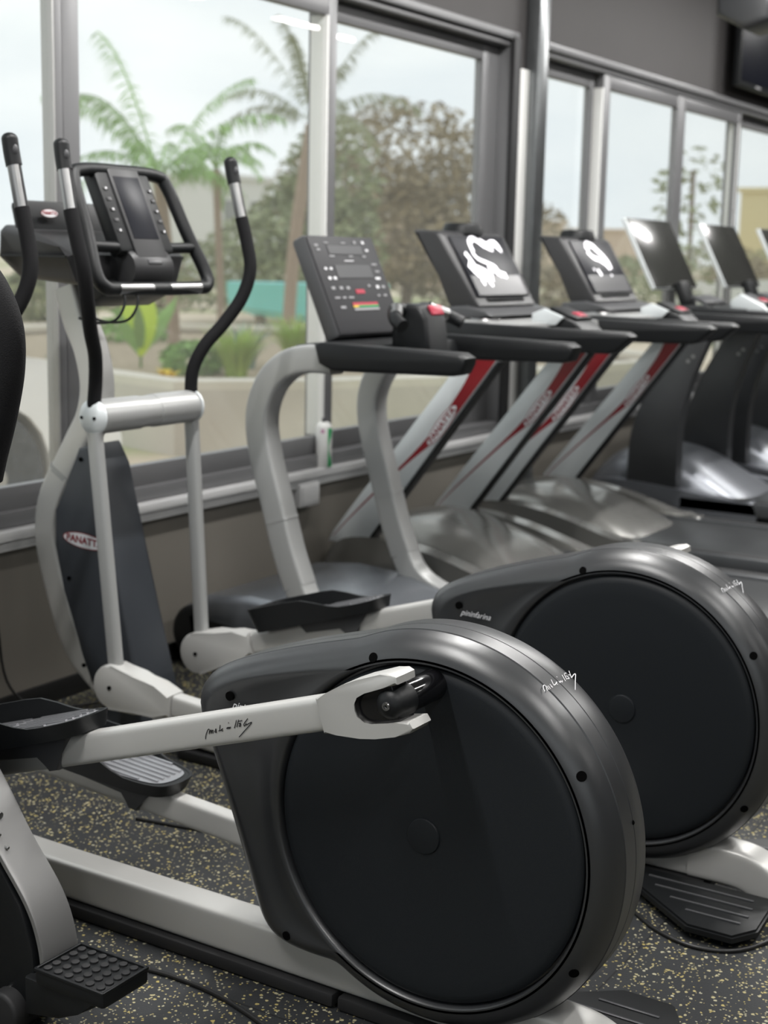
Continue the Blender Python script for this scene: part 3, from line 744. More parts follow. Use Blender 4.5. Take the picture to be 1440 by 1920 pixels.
    for s in (-1, 1):
        for k in range(5):
            bm = newbm(); slab(bm, s*.088-.008, s*.088+.008, .155+k*.03, .165+k*.03, .012, .0145, .001); t.part('key', bm, darkp, pod)
            if k % 2 == 0:
                bm = newbm(); slab(bm, s*.088-.002, s*.088+.002, .157+k*.03, .163+k*.03, .0145, .0152, 0); t.part('key_mark', bm, whitem, pod)
    bm = newbm(); lathe(bm, [(0, -.078), (.02, -.08), (.05, -.078), (.054, -.072), (.054, .072), (.05, .078), (0, .078)], S(0, .072, -.035), 'X', 36); nk = t.part('pod_hinge', bm, darkp)
    bm = newbm(); slab(bm, -.028, .028, .062, .074, .017, .021, .003); t.part('oval_mark', bm, darkgrey, nk)
    bm = newbm(); slab(bm, -.13, .13, .012, .06, -.16, -.06, .01); t.part('lower_shelf', bm, blackp)
    # bottle hooks under the tray
    for dx in (0.12, 0.17):
        bm = newbm(); tube(bm, [(-dx+.02, 2.60, 1.30), (-dx+.02, 2.585, 1.26), (-dx+.0, 2.60, 1.215), (-dx-.01, 2.66, 1.205), (-dx-.01, 2.72, 1.215)], .0035, 10, 5)
        t.part('bottle_hook', bm, blackp)
    return t
SP = 0.875
elliptical(2.13, 'large elliptical trainer in the foreground with a silver pedal arm crossing its black drive disc', True, -.14, .03, .02, .06, True, .885, .955)
elliptical(2.13+SP, 'second elliptical trainer beside the window wall with mast, handles and round-cornered console in full view', False, -.10, -.055, .045, .015, False, .72, 1.04)

# ================================================================== partly seen machine at the lower left
t = Thing('exercise_machine', (1.725, 1.75, 0), 'black machine at the left edge with curved silver rear panel and small studded step', 'exercise machine', yref=1.75)
panel = [(2.02, .52), (1.93, .425), (1.865, .335), (1.80, .24), (1.765, .165), (1.752, .10), (1.755, .04), (1.78, .04), (1.775, .10), (1.787, .165), (1.82, .235), (1.885, .33), (1.95, .42), (2.04, .515)]
pth = [Vector((0, 2.04, .54)), Vector((0, 1.945, .437)), Vector((0, 1.87, .335)), Vector((0, 1.795, .245)), Vector((0, 1.765, .175)), Vector((0, 1.760, .11)), Vector((0, 1.775, .05))]
bm = newbm(); sweep(bm, catmull([p + Vector((.0215, -.004, 0)) for p in pth], 6), se(.0435, .006, 28, 8), side=(1, 0, 0)); pn = t.part('rear_panel', bm, satin, label='satin silver curved panel')
for (x, y, z, r) in ((.012, 1.897, .378, .0065), (-.008, 1.878, .352, .003), (-.004, 1.862, .33, .003)):
    bm = newbm(); cyl(bm, (x, y-.006, z+.004), r, .012, 'Y', 16, bev=.001); t.part('panel_screw', bm, chrome, pn)
bm = newbm(); prism(bm, [(2.06, .53), (1.955, .43), (1.882, .335), (1.807, .24), (1.777, .165), (1.772, .10), (1.79, .03), (1.86, .012), (2.5, .012), (2.5, .6), (2.2, .62)], -.024, .060, .006)
bd = t.part('body_cover', bm, blackp)
for (y, z) in ((1.835, .075),):
    bm = newbm(); cyl(bm, (-.026, y, z), .006, .004, 'X', 16); t.part('cover_screw', bm, chrome, bd)
bm = newbm(); bx(bm, -.050, .066, 1.583, 1.745, .122, .150, .006); st = t.part('step', bm, blackp)
bm = newbm()
for i in range(6):
    for j in range(5):
        xx = -.034 + j*.021; yy = 1.603 + i*.025
        cyl(bm, (xx, yy, .1515), .0078, .004, 'Z', 16, bev=.001)
t.part('stud', bm, rubberm, st)['kind'] = 'stuff'
bm = newbm()
for a in ((-.050, .066, 1.582, 1.588), (-.050, .066, 1.740, 1.746), (-.052, -.046, 1.583, 1.745), (.061, .067, 1.583, 1.745)): bx(bm, a[0], a[1], a[2], a[3], .148, .154, .0015)
t.part('step_lip', bm, blackp, st)
bm = newbm(); prism(bm, [(1.60, .122), (1.78, .122), (1.78, .05), (1.70, .065), (1.65, .09)], -.042, .058, .006); t.part('step_bracket', bm, blackp, st)
bm = newbm(); cyl(bm, (0, 1.83, .040), .040, .11, 'X', 32, bev=.008); t.part('wheel', bm, rubberm)
# foam handle: curved, continuing outside the photo
bm = newbm(); tube(bm, [(.0, 1.99, 1.395), (0, 1.92, 1.375), (0, 1.865, 1.335), (0, 1.828, 1.27), (0, 1.825, 1.20), (0, 1.845, 1.12), (0, 1.872, 1.045), (0, 1.885, 1.005)], .0285, 28, 8)
hd = t.part('foam_handle', bm, foamm, label='thick black foam covered curved handle')
bm = newbm(); tube(bm, [(0, 1.883, 1.012), (0, 1.925, .90), (0, 1.98, .78), (0, 2.08, .60), (0, 2.12, .5)], .0215, 20, 6); t.part('handle_post', bm, blackp, hd)

# ================================================================== TREADMILLS
def hood(bm, prof, hw, crown=.55, n=22):
    """dome over x in [-hw,hw]; prof (y,z) list from front foot over the top to the rear; z lowered towards the sides"""
    P = catmull([(0, y, z) for y, z in prof], 5)
    rings = []
    for p in P:
        ring = []
        for k in range(n+1):
            u = -1 + 2*k/n
            drop = 1 - crown*(1-math.sqrt(max(0, 1-abs(u)**3.2)))
            ring.append(bm.verts.new((hw*u, p.y, max(.015, p.z*drop))))
        rings.append(ring)
    for A, B in zip(rings, rings[1:]):
        for j in range(n): bm.faces.new((A[j], A[j+1], B[j+1], B[j]))
    # skirts
    for idx in (0, n):
        col = [r[idx] for r in rings]; low = [bm.verts.new((v.co.x, v.co.y, .012)) for v in col]
        for a, b, c, d in zip(col, col[1:], low[1:], low): bm.faces.new((a, b, c, d))
    first = [bm.verts.new((v.co.x, v.co.y, .012)) for v in rings[-1]]
    for j in range(n): bm.faces.new((rings[-1][j], rings[-1][j+1], first[j+1], first[j]))
def deck(t, hw, zt, y0, y1, railw, zb=.03):
    bm = newbm(); bx(bm, -hw+.03, hw-.03, y0, y1, zb, zt-.015, .006); t.part('deck_frame', bm, blackp)
    bm = newbm()
    prism(bm, [(y0+.04, zt-.012), (y1-.03, zt-.012), (y1, zt-.03), (y1, zt-.06), (y0, zt-.06), (y0, zt-.03)], -hw+railw+.006, hw-railw-.006, .003)
    t.part('running_belt', bm, beltm)
    for s in (-1, 1):
        bm = newbm(); prism(bm, [(y0, zt-.07), (y0, zt-.01), (y0+.03, zt), (y1, zt), (y1, zt-.07)], min(s*hw, s*(hw-railw)), max(s*hw, s*(hw-railw)), .008); sr = t.part('side_rail', bm, railm)
        bm = newbm(); bx(bm, s*(hw-railw*.5)-.02, s*(hw-railw*.5)+.02, y0+.05, y1-.1, zt-.002, zt+.003, .001); t.part('rail_grip', bm, rubberm, sr)
    bm = newbm(); bx(bm, -hw, hw, y0-.03, y0+.04, zb, zt+.002, .012); t.part('rear_cover', bm, blackp)
    for s in (-1, 1):
        bm = newbm(); cyl(bm, (s*(hw-.06), y0+.08, .015), .025, .03, 'Z', 16); t.part('foot', bm, rubberm)
def handrail(t, s, x, y0, y1, zt, h, wd, slant, m=blackp):
    bm = newbm()
    prism(bm, [(y1+.01, zt+.005), (y1-.02, zt+.008), (y0+.03, zt+.002), (y0+.005, zt-.012), (y0+slant*.3, zt-.03), (y0+slant, zt-h+.008), (y0+slant+.03, zt-h), (y1-.06, zt-h-.01), (y1-.01, zt-h+.01)], s*x-wd/2, s*x+wd/2, .014, 3)
    return t.part('handrail', bm, m)

# ---- grey tube-frame treadmill
t = Thing('treadmill', (4.005, 3.0, 0), 'first treadmill behind the second elliptical, with bent grey tube uprights and a keypad console', 'treadmill', 'treadmills along the window', yref=3.0)
deck(t, .36, .185, 0.98, 2.5, .07)
bm = newbm(); cyl(bm, (0, 3.02, .125), .10, .70, 'X', 40, bev=.02); t.part('front_roller_cover', bm, blackp)
bm = newbm()
prism(bm, [(3.07, .215), (2.98, .262), (2.80, .285), (2.55, .27), (2.36, .225), (2.24, .19), (2.24, .10), (2.5, .09), (3.02, .16)], -.345, .345, .03, 4); t.part('motor_cover', bm, hoodblue)
bm = newbm(); prism(bm, [(3.05, .20), (2.5, .15), (2.26, .165), (2.26, .03), (3.02, .03)], -.35, .35, .01); t.part('base_skirt', bm, blackp)
for s in (-1, 1):
    bm = newbm()
    beam(bm, [(s*.325, 2.47, 1.075), (s*.325, 2.56, 1.075), (s*.325, 2.64, 1.055), (s*.325, 2.705, 1.005), (s*.325, 2.745, .93), (s*.325, 2.755, .85), (s*.325, 2.735, .745), (s*.325, 2.69, .60), (s*.325, 2.645, .455), (s*.325, 2.60, .345)], .080, .088, 7, smooth=8)
    up_ = t.part('upright', bm, tubegrey)
    bm = newbm(); beam(bm, [(s*.325, 2.60, .345), (s*.325, 2.565, .285), (s*.325, 2.50, .235), (s*.325, 2.40, .205), (s*.325, 2.2, .192)], .080, .082, 7); t.part('upright_foot', bm, tubegrey, up_)
    bm = newbm(); beam(bm, [(s*.325, 2.676, .557), (s*.325, 2.673, .549)], .082, .090, 7, smooth=1); t.part('seam_collar', bm, tubegrey, up_)
    bm = newbm(); cyl(bm, (s*.325-.03, 2.665, .61), .006, .03, 'Y', 14); t.part('bolt', bm, chrome, up_)
    handrail(t, s, .365, 1.975, 2.50, 1.122, .066, .075, .02)
bm = newbm(); prism(bm, [(2.62, 1.06), (2.62, 1.115), (2.55, 1.125), (2.42, 1.115), (2.40, 1.07)], -.34, .34, .01); t.part('dash', bm, blackp)
def tilt_slab(bm, c, dx, dn, du, ang, bev, ux=0, dd=0, uu=0):
    """slab centred on c, thickness dn, tall du, leaning by ang about X; offsets in its own frame"""
    m = rx(-ang); o = m @ Vector((ux, -dd, uu))
    box(bm, Vector(c) + o, (dx, dn, du), bev, m)
PC, PA = (0, 2.617, 1.288), .42
bm = newbm(); tilt_slab(bm, (0, 2.645, 1.285), .40, .058, .35, PA, .014); cs = t.part('console', bm, darkgrey)
bm = newbm(); tilt_slab(bm, (0, 2.645, 1.285), .385, .006, .338, PA, .002, 0, .029, 0); t.part('keypad_panel', bm, keyp, cs)
random.seed(3)
def mark(t, par, c, ang, x, u, wx, hu, m, dd=.0335, name='printed_mark'):
    bm = newbm(); tilt_slab(bm, c, wx, .001, hu, ang, 0, x, dd, u); return t.part(name, bm, m, par, smooth=False)
c0 = (0, 2.645, 1.285)
mark(t, cs, c0, PA, -.0, .12, .20, .03, darkgrey, name='display_window'); mark(t, cs, c0, PA, .01, .045, .21, .045, darkgrey, name='display_window')
for (x, u, wx, hu, m) in [(-.10, .145, .025, .004, greyprint), (0, .145, .025, .004, greyprint), (.07, .148, .012, .010, greyprint), (.12, .148, .014, .010, whitem), (-.16, .135, .02, .007, greyprint), (-.155, .12, .018, .007, greyprint),
    (-.09, .098, .03, .005, greyprint), (.02, .098, .025, .005, greyprint), (.10, .098, .02, .006, greyprint), (.13, .12, .015, .008, whitem), (-.0, .082, .055, .003, whitem), (.145, .07, .03, .006, greyprint),
    (-.15, .055, .014, .008, whitem), (-.12, .055, .014, .008, whitem), (-.145, .022, .016, .010, whitem), (-.115, .022, .016, .010, whitem), (.14, .02, .03, .008, whitem), (.15, .045, .025, .006, greyprint),
    (-.145, -.012, .02, .010, greyprint), (-.10, -.012, .02, .010, greyprint), (-.06, -.012, .02, .010, greyprint), (.07, -.005, .014, .008, greyprint), (.12, -.010, .016, .011, whitem), (.155, -.010, .02, .01, greyprint),
    (-.14, -.045, .03, .006, greyprint), (-.10, -.045, .02, .006, greyprint), (-.06, -.045, .03, .006, greyprint), (.11, -.040, .016, .006, greyprint), (.15, -.040, .02, .007, greyprint), (.005, -.025, .052, .014, redb),
    (-.125, -.078, .03, .008, greyprint), (.01, -.068, .15, .010, redb), (-.05, -.076, .03, .007, yel), (.025, -.076, .12, .006, greenm), (.01, -.086, .15, .008, greyprint)]:
    mark(t, cs, c0, PA, x, u, wx, hu, m)
# heart-rate bar and stop pod
bm = newbm(); prism(bm, [(2.44, 1.07), (2.44, 1.225), (2.40, 1.245), (2.34, 1.24), (2.31, 1.20), (2.29, 1.07)], -.065, .065, .014, 3); pod = t.part('stop_pod', bm, blackp)
bm = newbm(); box(bm, (.02, 2.325, 1.225), (.075, .010, .035), .004, rx(-.5)); t.part('stop_button', bm, redb, pod, label='red stop button')
for s in (-1, 1):
    bm = newbm(); tube(bm, [(s*.05, 2.40, 1.225), (s*.10, 2.405, 1.225), (s*.17, 2.36, 1.20), (s*.19, 2.32, 1.18)], .021, 18, 5); g = t.part('grip', bm, blackp, pod)
    bm = newbm(); tube(bm, [(s*.10, 2.401, 1.228), (s*.16, 2.365, 1.206)], .0218, 18, 1); t.part('pulse_sensor', bm, chrome, g, label='steel pulse sensor sleeve')

# ---- silver stanchion treadmills
def swoosh_pts(side):
    return
def tread_b(X, label, figs):
    t = Thing('treadmill', (X, 3.0, 0), label, 'treadmill', 'treadmills along the window', yref=3.0)
    deck(t, .42, .205, .9, 2.6, .085)
    bm = newbm(); hood(bm, [(3.12, .02), (3.13, .14), (3.11, .26), (3.04, .345), (2.93, .375), (2.80, .37), (2.65, .335), (2.50, .28), (2.38, .225), (2.32, .195)], .335, .45); t.part('motor_cover', bm, hoodgrey, angle=60)
    for s in (-1, 1):
        P = [(3.12, .03), (3.13, .17), (3.10, .27), (3.0, .315), (2.85, .32), (2.65, .29), (2.48, .245), (2.33, .205), (2.25, .20), (2.25, .03)]
        bm = newbm(); xa, xb = sorted((s*.345, s*.43)); prism(bm, [(q.y, q.z) for q in catmull([(0, a, b) for a, b in P], 3)], xa, xb, .012, 3); t.part('side_fairing', bm, hoodgrey)
        # plate upright
        Pl = [(3.12, .285), (2.95, .285), (2.935, .31), (2.395, 1.03), (2.40, 1.06), (2.52, 1.06), (2.545, 1.02), (3.09, .33)]
        bm = newbm(); xa, xb = sorted((s*.375, s*.425)); prism(bm, Pl, xa, xb, .008); pu = t.part('upright', bm, silver_b)
        bm = newbm(); d = Vector((2.395-2.935, 1.03-.31)).normalized(); nn = Vector((-d.y, d.x))
        a = Vector((2.935, .31)); b = Vector((2.395, 1.03)); w_ = .014
        prism(bm, [(a.x-.0, a.y-.004), (b.x, b.y-.004), (b.x-w_, b.y-.004), (a.x-w_, a.y-.004)], xa-.001, xb+.001, .002); t.part('edge_strip', bm, blackp, pu)
        # red swoosh on the face turned to the camera (-x) and its mirror
        for fx, sg in ((xa-.0006, -1), (xb+.0006, 1)):
            if (s < 0 and sg > 0): continue
            bm = newbm()
            ax0, d1 = Vector((3.03, .40)), Vector((2.47-3.03, 1.03-.32-.08+.08)).normalized()
            # along-axis u (0 bottom .. 1 top), across v (0 rear edge .. 1 front edge)
            A0, A1 = Vector((2.94, .31)), Vector((2.397, 1.03)); B0, B1 = Vector((3.10, .31)), Vector((2.543, 1.03))
            def F(u, v): return (A0.lerp(A1, u)).lerp(B0.lerp(B1, u), v)
            lo = [(0.0, .93), (.1, .84), (.22, .70), (.34, .53), (.46, .33), (.55, .12), (.62, .03), (.8, .03), (1.0, .03)]
            hi = [(0.0, .95), (.1, .88), (.22, .76), (.34, .61), (.46, .46), (.56, .37), (.66, .34), (.8, .38), (.9, .45), (1.0, .60)]
            L_ = catmull([(a, b, 0) for a, b in lo], 4); H_ = catmull([(a, b, 0) for a, b in hi], 4)
            def at(C_, u):
                for p, q in zip(C_, C_[1:]):
                    if q.x >= u-1e-9: return p.y + (q.y-p.y)*((u-p.x)/(q.x-p.x) if q.x > p.x else 0)
                return C_[-1].y
            prev = None
            for k in range(33):
                u = k/32; a = F(u, at(L_, u)); b = F(u, at(H_, u))
                row = (bm.verts.new((fx, a.x, a.y)), bm.verts.new((fx, b.x, b.y)))
                if prev: bm.faces.new((prev[0], prev[1], row[1], row[0]))
                prev = row
            sw = t.part('red_stripe', bm, redm, pu, smooth=False)
            c = F(.655, .20); dd = (A1-A0).normalized()
            if sg < 0: logo(t, sw, (fx-.0005, c.x, c.y), (0, dd.x, dd.y), (0, dd.y, -dd.x) if False else (0, -dd.y*-1, dd.x*-1), .20, .05)
            else: logo(t, sw, (fx+.0005, c.x, c.y), (0, -dd.x, -dd.y), (0, dd.y, -dd.x), .20, .05)
        handrail(t, s, .40, 1.88, 2.66, 1.152, .075, .07, .06)
    # tray with cup holders
    bm = newbm(); prism(bm, [(2.78, 1.09), (2.79, 1.135), (2.70, 1.165), (2.50, 1.165), (2.36, 1.155), (2.35, 1.10), (2.5, 1.075)], -.375, .375, .012, 3); ty = t.part('dash', bm, tubegrey)
    for s in (-1, 1):
        bm = newbm(); cyl(bm, (s*.27, 2.53, 1.1665), .05, .006, 'Z', 28, bev=.002); t.part('cup_holder', bm, glossb, ty)
        bm = newbm(); lathe(bm, [(.05, 1.166), (.053, 1.171), (.057, 1.171), (.06, 1.166)], (s*.27, 2.53, 0), 'Z', 32); t.part('holder_ring', bm, chrome, ty)
    # leaning head
    ang = .44; hc = (0, 2.715, 1.335)
    bm = newbm()
    outl = [(2.63, 1.185), (2.575, 1.215), (2.60, 1.245), (2.735, 1.470), (2.76, 1.488), (2.85, 1.492), (2.865, 1.485), (2.80, 1.43), (2.735, 1.33), (2.705, 1.22), (2.70, 1.185)]
    prism(bm, outl, -.26, .26, .016, 3)
    for v in bm.verts:
        f = (v.co.z-1.2)/.29
        v.co.x *= .93 + .07*max(0, min(1, f))
    hd = t.part('console_head', bm, darkp)
    fc = ((2.600+2.735)/2, (1.245+1.470)/2); fa = math.atan2(2.735-2.600, 1.470-1.245); c1 = (0, fc[0], fc[1])
    bm = newbm(); tilt_slab(bm, c1, .43, .008, .262, fa, .003, 0, .004, 0); sc_ = t.part('screen', bm, screenm, hd, label='glossy display with white glowing shapes')
    mark(t, hd, c1, fa, 0, -.085, .40, .085, screengrey, .0086, 'display_band')
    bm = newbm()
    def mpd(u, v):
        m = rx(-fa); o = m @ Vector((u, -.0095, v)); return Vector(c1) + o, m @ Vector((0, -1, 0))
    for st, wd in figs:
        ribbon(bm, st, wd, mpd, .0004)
    t.part('glow_shapes', bm, glow_white, sc_, smooth=False)  # glowing white strokes laid over the dark display
    bm = newbm(); box(bm, (0, 2.60, 1.235), (.30, .035, .018), .006, rx(.3)); t.part('reading_ledge', bm, blackp, hd)
    bm = newbm(); prism(bm, [(2.56, 1.165), (2.50, 1.180), (2.53, 1.20), (2.62, 1.215), (2.72, 1.205), (2.74, 1.165)], -.28, .28, .01, 3); t.part('head_base', bm, darkgrey)
    bm = newbm(); cyl(bm, (.0, 2.79, 1.50), .085, .045, 'Z', 32, r2=.07, bev=.008); cp = t.part('top_dome', bm, blackp, hd)
    # safety pod
    bm = newbm(); prism(bm, [(2.42, 1.14), (2.42, 1.185), (2.38, 1.205), (2.26, 1.165), (2.22, 1.13), (2.25, 1.115)], -.075, .10, .01, 3); pd = t.part('control_pod', bm, blackp)
    bm = newbm(); prism(bm, [(2.43, 1.14), (2.43, 1.19), (2.38, 1.21), (2.30, 1.18), (2.33, 1.15)], -.092, -.076, .004); t.part('pod_cheek', bm, silver_b, pd)
    bm = newbm(); box(bm, (.01, 2.315, 1.192), (.14, .12, .012), .004, rx(.33)); t.part('pod_face', bm, blackp, pd)
    bm = newbm(); box(bm, (.02, 2.285, 1.187), (.07, .04, .010), .003, rx(.33)); t.part('stop_button', bm, redb, pd, label='red stop button')
    return t
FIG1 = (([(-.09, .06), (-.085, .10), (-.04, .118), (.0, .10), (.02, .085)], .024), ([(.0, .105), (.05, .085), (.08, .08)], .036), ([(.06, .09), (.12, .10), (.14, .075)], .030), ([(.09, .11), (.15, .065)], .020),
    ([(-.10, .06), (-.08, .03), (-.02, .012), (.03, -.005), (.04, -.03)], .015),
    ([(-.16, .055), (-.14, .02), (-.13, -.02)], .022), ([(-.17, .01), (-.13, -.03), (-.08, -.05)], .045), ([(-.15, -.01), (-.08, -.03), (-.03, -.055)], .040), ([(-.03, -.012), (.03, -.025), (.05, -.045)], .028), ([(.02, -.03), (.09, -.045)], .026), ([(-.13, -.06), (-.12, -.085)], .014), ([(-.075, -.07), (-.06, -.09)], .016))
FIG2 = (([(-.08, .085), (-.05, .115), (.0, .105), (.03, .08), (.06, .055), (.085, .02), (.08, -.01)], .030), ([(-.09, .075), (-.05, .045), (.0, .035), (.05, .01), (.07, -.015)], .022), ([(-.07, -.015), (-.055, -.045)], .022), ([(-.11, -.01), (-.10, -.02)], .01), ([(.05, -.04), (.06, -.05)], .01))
tread_b(5.02, 'treadmill with silver slanted uprights and glossy display head, next after the grey tube-framed one', FIG1)
tread_b(6.09, 'second treadmill with silver slanted uprights and glossy display head, right of the steel column', FIG2)

# ---- black treadmills with flat television screens
def tread_c(X, label):
    t = Thing('treadmill', (X, 3.0, 0), label, 'treadmill', 'treadmills along the window', yref=3.0)
    deck(t, .44, .22, .9, 2.55, .09)
    bm = newbm(); hood(bm, [(3.10, .02), (3.12, .16), (3.09, .29), (3.00, .385), (2.88, .425), (2.74, .425), (2.58, .385), (2.42, .30), (2.30, .235), (2.24, .21)], .345, .42); t.part('motor_cover', bm, hooddark, angle=60)
    for s in (-1, 1):
        P = [(3.10, .03), (3.12, .17), (3.08, .23), (2.98, .265), (2.82, .27), (2.62, .255), (2.42, .235), (2.24, .218), (2.15, .21), (2.15, .03)]
        bm = newbm(); xa, xb = sorted((s*.355, s*.44)); prism(bm, [(q.y, q.z) for q in catmull([(0, a, b) for a, b in P], 3)], xa, xb, .012, 3); t.part('side_fairing', bm, hooddark)
        bm = newbm()
        fr_ = catmull([(0, 2.84, .22), (0, 2.838, .45), (0, 2.81, .60), (0, 2.735, .79), (0, 2.65, .95), (0, 2.60, 1.06)], 5)
        re_ = catmull([(0, 2.42, 1.06), (0, 2.47, .95), (0, 2.525, .80), (0, 2.565, .62), (0, 2.575, .45), (0, 2.57, .22)], 5)
        xa, xb = sorted((s*.35, s*.425)); prism(bm, [(q.y, q.z) for q in fr_ + re_], xa, xb, .012, 3); pu = t.part('upright', bm, shellm)
        for (y, z) in ((2.545, .90), (2.52, .925)):
            bm = newbm(); cyl(bm, (xa-.001, y, z), .009, .006, 'X', 14); t.part('bolt', bm, chrome, pu)
        handrail(t, s, .40, 1.87, 2.70, 1.158, .085, .075, .07)
    bm = newbm(); prism(bm, [(2.82, 1.08), (2.83, 1.13), (2.72, 1.165), (2.50, 1.17), (2.36, 1.16), (2.35, 1.10), (2.5, 1.06)], -.375, .375, .012, 3); ty = t.part('dash', bm, blackp)
    for s in (-1, 1):
        bm = newbm(); cyl(bm, (s*.27, 2.53, 1.1715), .05, .006, 'Z', 28, bev=.002); t.part('cup_holder', bm, glossb, ty)
    bm = newbm(); box(bm, (0, 2.74, 1.22), (.13, .05, .14), .012, rx(-.4)); t.part('screen_neck', bm, blackp)
    bm = newbm(); box(bm, (0.03, 2.62, 1.195), (.30, .10, .02), .006, rx(.35)); kp = t.part('keypad', bm, darkgrey)
    c1 = (0, 2.89, 1.425)
    bm = newbm(); tilt_slab(bm, c1, .62, .024, .405, .48, .006); tv = t.part('screen_case', bm, silver_b)
    bm = newbm(); tilt_slab(bm, c1, .605, .004, .395, .48, .001, 0, .0125, 0); t.part('screen', bm, tvscreen, tv, label='dark glossy flat screen')
    bm = newbm(); prism(bm, [(2.45, 1.14), (2.45, 1.20), (2.40, 1.235), (2.28, 1.18), (2.24, 1.14)], -.12, -.09, .006); t.part('pod_cheek', bm, silver_b)
    bm = newbm(); box(bm, (.0, 2.36, 1.20), (.19, .14, .03), .008, rx(.33)); pd = t.part('control_pod', bm, darkgrey)
    bm = newbm(); box(bm, (.02, 2.32, 1.203), (.075, .045, .012), .003, rx(.33)); t.part('stop_button', bm, redb, pd, label='red stop button')
    bm = newbm(); box(bm, (.22, 2.37, 1.165), (.14, .05, .012), .003); t.part('phone_tray', bm, greyprint)
    return t
tread_c(7.37, 'black treadmill with a flat screen catching a window reflection, nearest of the flat-screen ones')
tread_c(8.47, 'black treadmill with a plain dark flat screen, second of the three flat-screen ones')
tread_c(9.57, 'black treadmill cut by the right edge of the photo, farthest of the flat-screen ones')

# ================================================================== small things in the room
t = Thing('spray_can', (4.60, YW-.015, WB), 'white spray can with green diagonal band standing on the window sill', 'can'); t.off = (0, YW-.015, WB)
yc = YW-.015
bm = newbm(); lathe(bm, [(0, WB), (.030, WB), (.032, WB+.004), (.032, WB+.155), (.029, WB+.166), (.018, WB+.176), (0, WB+.178)], (0, yc, 0), 'Z', 32); t.part('can_body', bm, cupw)
bm = newbm(); cyl(bm, (0, yc, WB+.184), .009, .018, 'Z', 16, bev=.002); t.part('nozzle', bm, darkgrey)
bm = newbm()
for k in range(7):
    a0, a1 = -2.0 + k*.10, -2.0 + (k+1)*.10
    for (z0, z1, wfun) in ((WB+.004, WB+.078, lambda f: 1-f), (WB+.078, WB+.154, lambda f: f)):
        for j in range(6):
            f0, f1 = j/6, (j+1)/6; wf = max(.08, wfun((f0+f1)/2))
            if k/7 < wf:
                zz0, zz1 = z0+(z1-z0)*f0, z0+(z1-z0)*f1
                vs_ = [bm.verts.new((.0325*math.cos(a), yc+.0325*math.sin(a), z)) for a, z in ((a0, zz0), (a1, zz0), (a1, zz1), (a0, zz1))]; bm.faces.new(vs_)
t.part('green_band', bm, greenm, smooth=False)
bm = newbm(); vs_ = [bm.verts.new((.0325*math.cos(a), yc+.0325*math.sin(a), z)) for a, z in ((-2.9, WB+.135), (-2.5, WB+.135), (-2.5, WB+.15), (-2.9, WB+.15))]; bm.faces.new(vs_); t.part('magenta_mark', bm, pinkm, smooth=False)
t = Thing('cable_box', (4.47, YW-.02, .44), 'pale square junction box fixed on the wall just below the window sill', 'wall box'); t.off = (0, YW-.02, .44)
bm = newbm(); bx(bm, -.065, .065, YW-.045, YW-.001, .44, .53, .006); t.part('box', bm, sillm)
bm = newbm(); bx(bm, -.055, .055, YW-.049, YW-.045, .45, .52, .002); t.part('lid', bm, sillm)
# television on the wall, top right
t = Thing('television', (9.55, YW-.08, 2.44), 'black wall television above the windows in the upper right corner', 'television'); t.off = (0, YW-.08, 2.44)
bm = newbm(); box(bm, (0, YW-.10, 2.79), (1.30, .05, .66), .012); tv = t.part('case', bm, blackp)
bm = newbm(); box(bm, (0, YW-.1265, 2.80), (1.26, .004, .61), .001); t.part('screen', bm, screenm, tv)
bm = newbm(); box(bm, (-.30, YW-.127, 2.478), (.10, .003, .012), .001); t.part('maker_mark', bm, greyprint, tv)
bm = newbm(); box(bm, (0, YW-.04, 2.79), (.3, .075, .3), .006); t.part('wall_bracket', bm, blackp)
t = Thing('ceiling_dark_box', (6.72, 2.25, 2.55), 'dark rounded box hanging from the ceiling in front of the wall television', 'fixture'); t.off = (0, 2.25, 2.55)  # dark hanging shape of unknown use, built as a plain box
bm = newbm(); prism(bm, [(2.12, 2.46), (2.12, 2.66), (2.38, 2.66), (2.38, 2.50), (2.25, 2.43)], -.14, .14, .03, 4); t.part('box_shell', bm, shellm)
bm = newbm(); cyl(bm, (0, 2.25, 2.955), .015, .60, 'Z', 16); t.part('hanger', bm, blackp)
# cables on the floor
def cable(P, label, r=.0045):
    bm = newbm(); tube(bm, [(x, y, r) for x, y in P], r, 10, 6)
    o = finish('cable', bm, cablem); tag(o, label, 'cable', 'black cables on the floor'); return o
cable([(2.06, 2.15), (2.0, 1.98), (1.985, 1.85), (2.0, 1.72), (1.995, 1.6), (1.965, 1.48), (1.93, 1.38), (1.90, 1.25)], 'black cable on the floor in front of the foreground trainer, beside its rail')
cable([(2.90, 1.25), (2.84, 1.16), (2.79, 1.08), (2.73, 1.0), (2.70, .91), (2.73, .83), (2.81, .785), (2.89, .775), (2.97, .765)], 'black cable looping round the rear plate of the second elliptical trainer')
cable([(2.56, 2.30), (2.60, 2.1), (2.64, 1.98), (2.66, 1.82), (2.70, 1.7)], 'black cable lying on the floor between the two elliptical trainers')
bm = newbm(); tube(bm, [(2.86, YW-.016, .60), (2.90, YW-.016, .35), (2.93, YW-.02, .12), (3.02, YW-.05, .02), (3.15, YW-.12, .005), (3.3, YW-.15, .005)], .004, 8, 6)
tag(finish('cable', bm, cablem), 'thin black cable hanging down the wall at the left edge to the floor', 'cable')

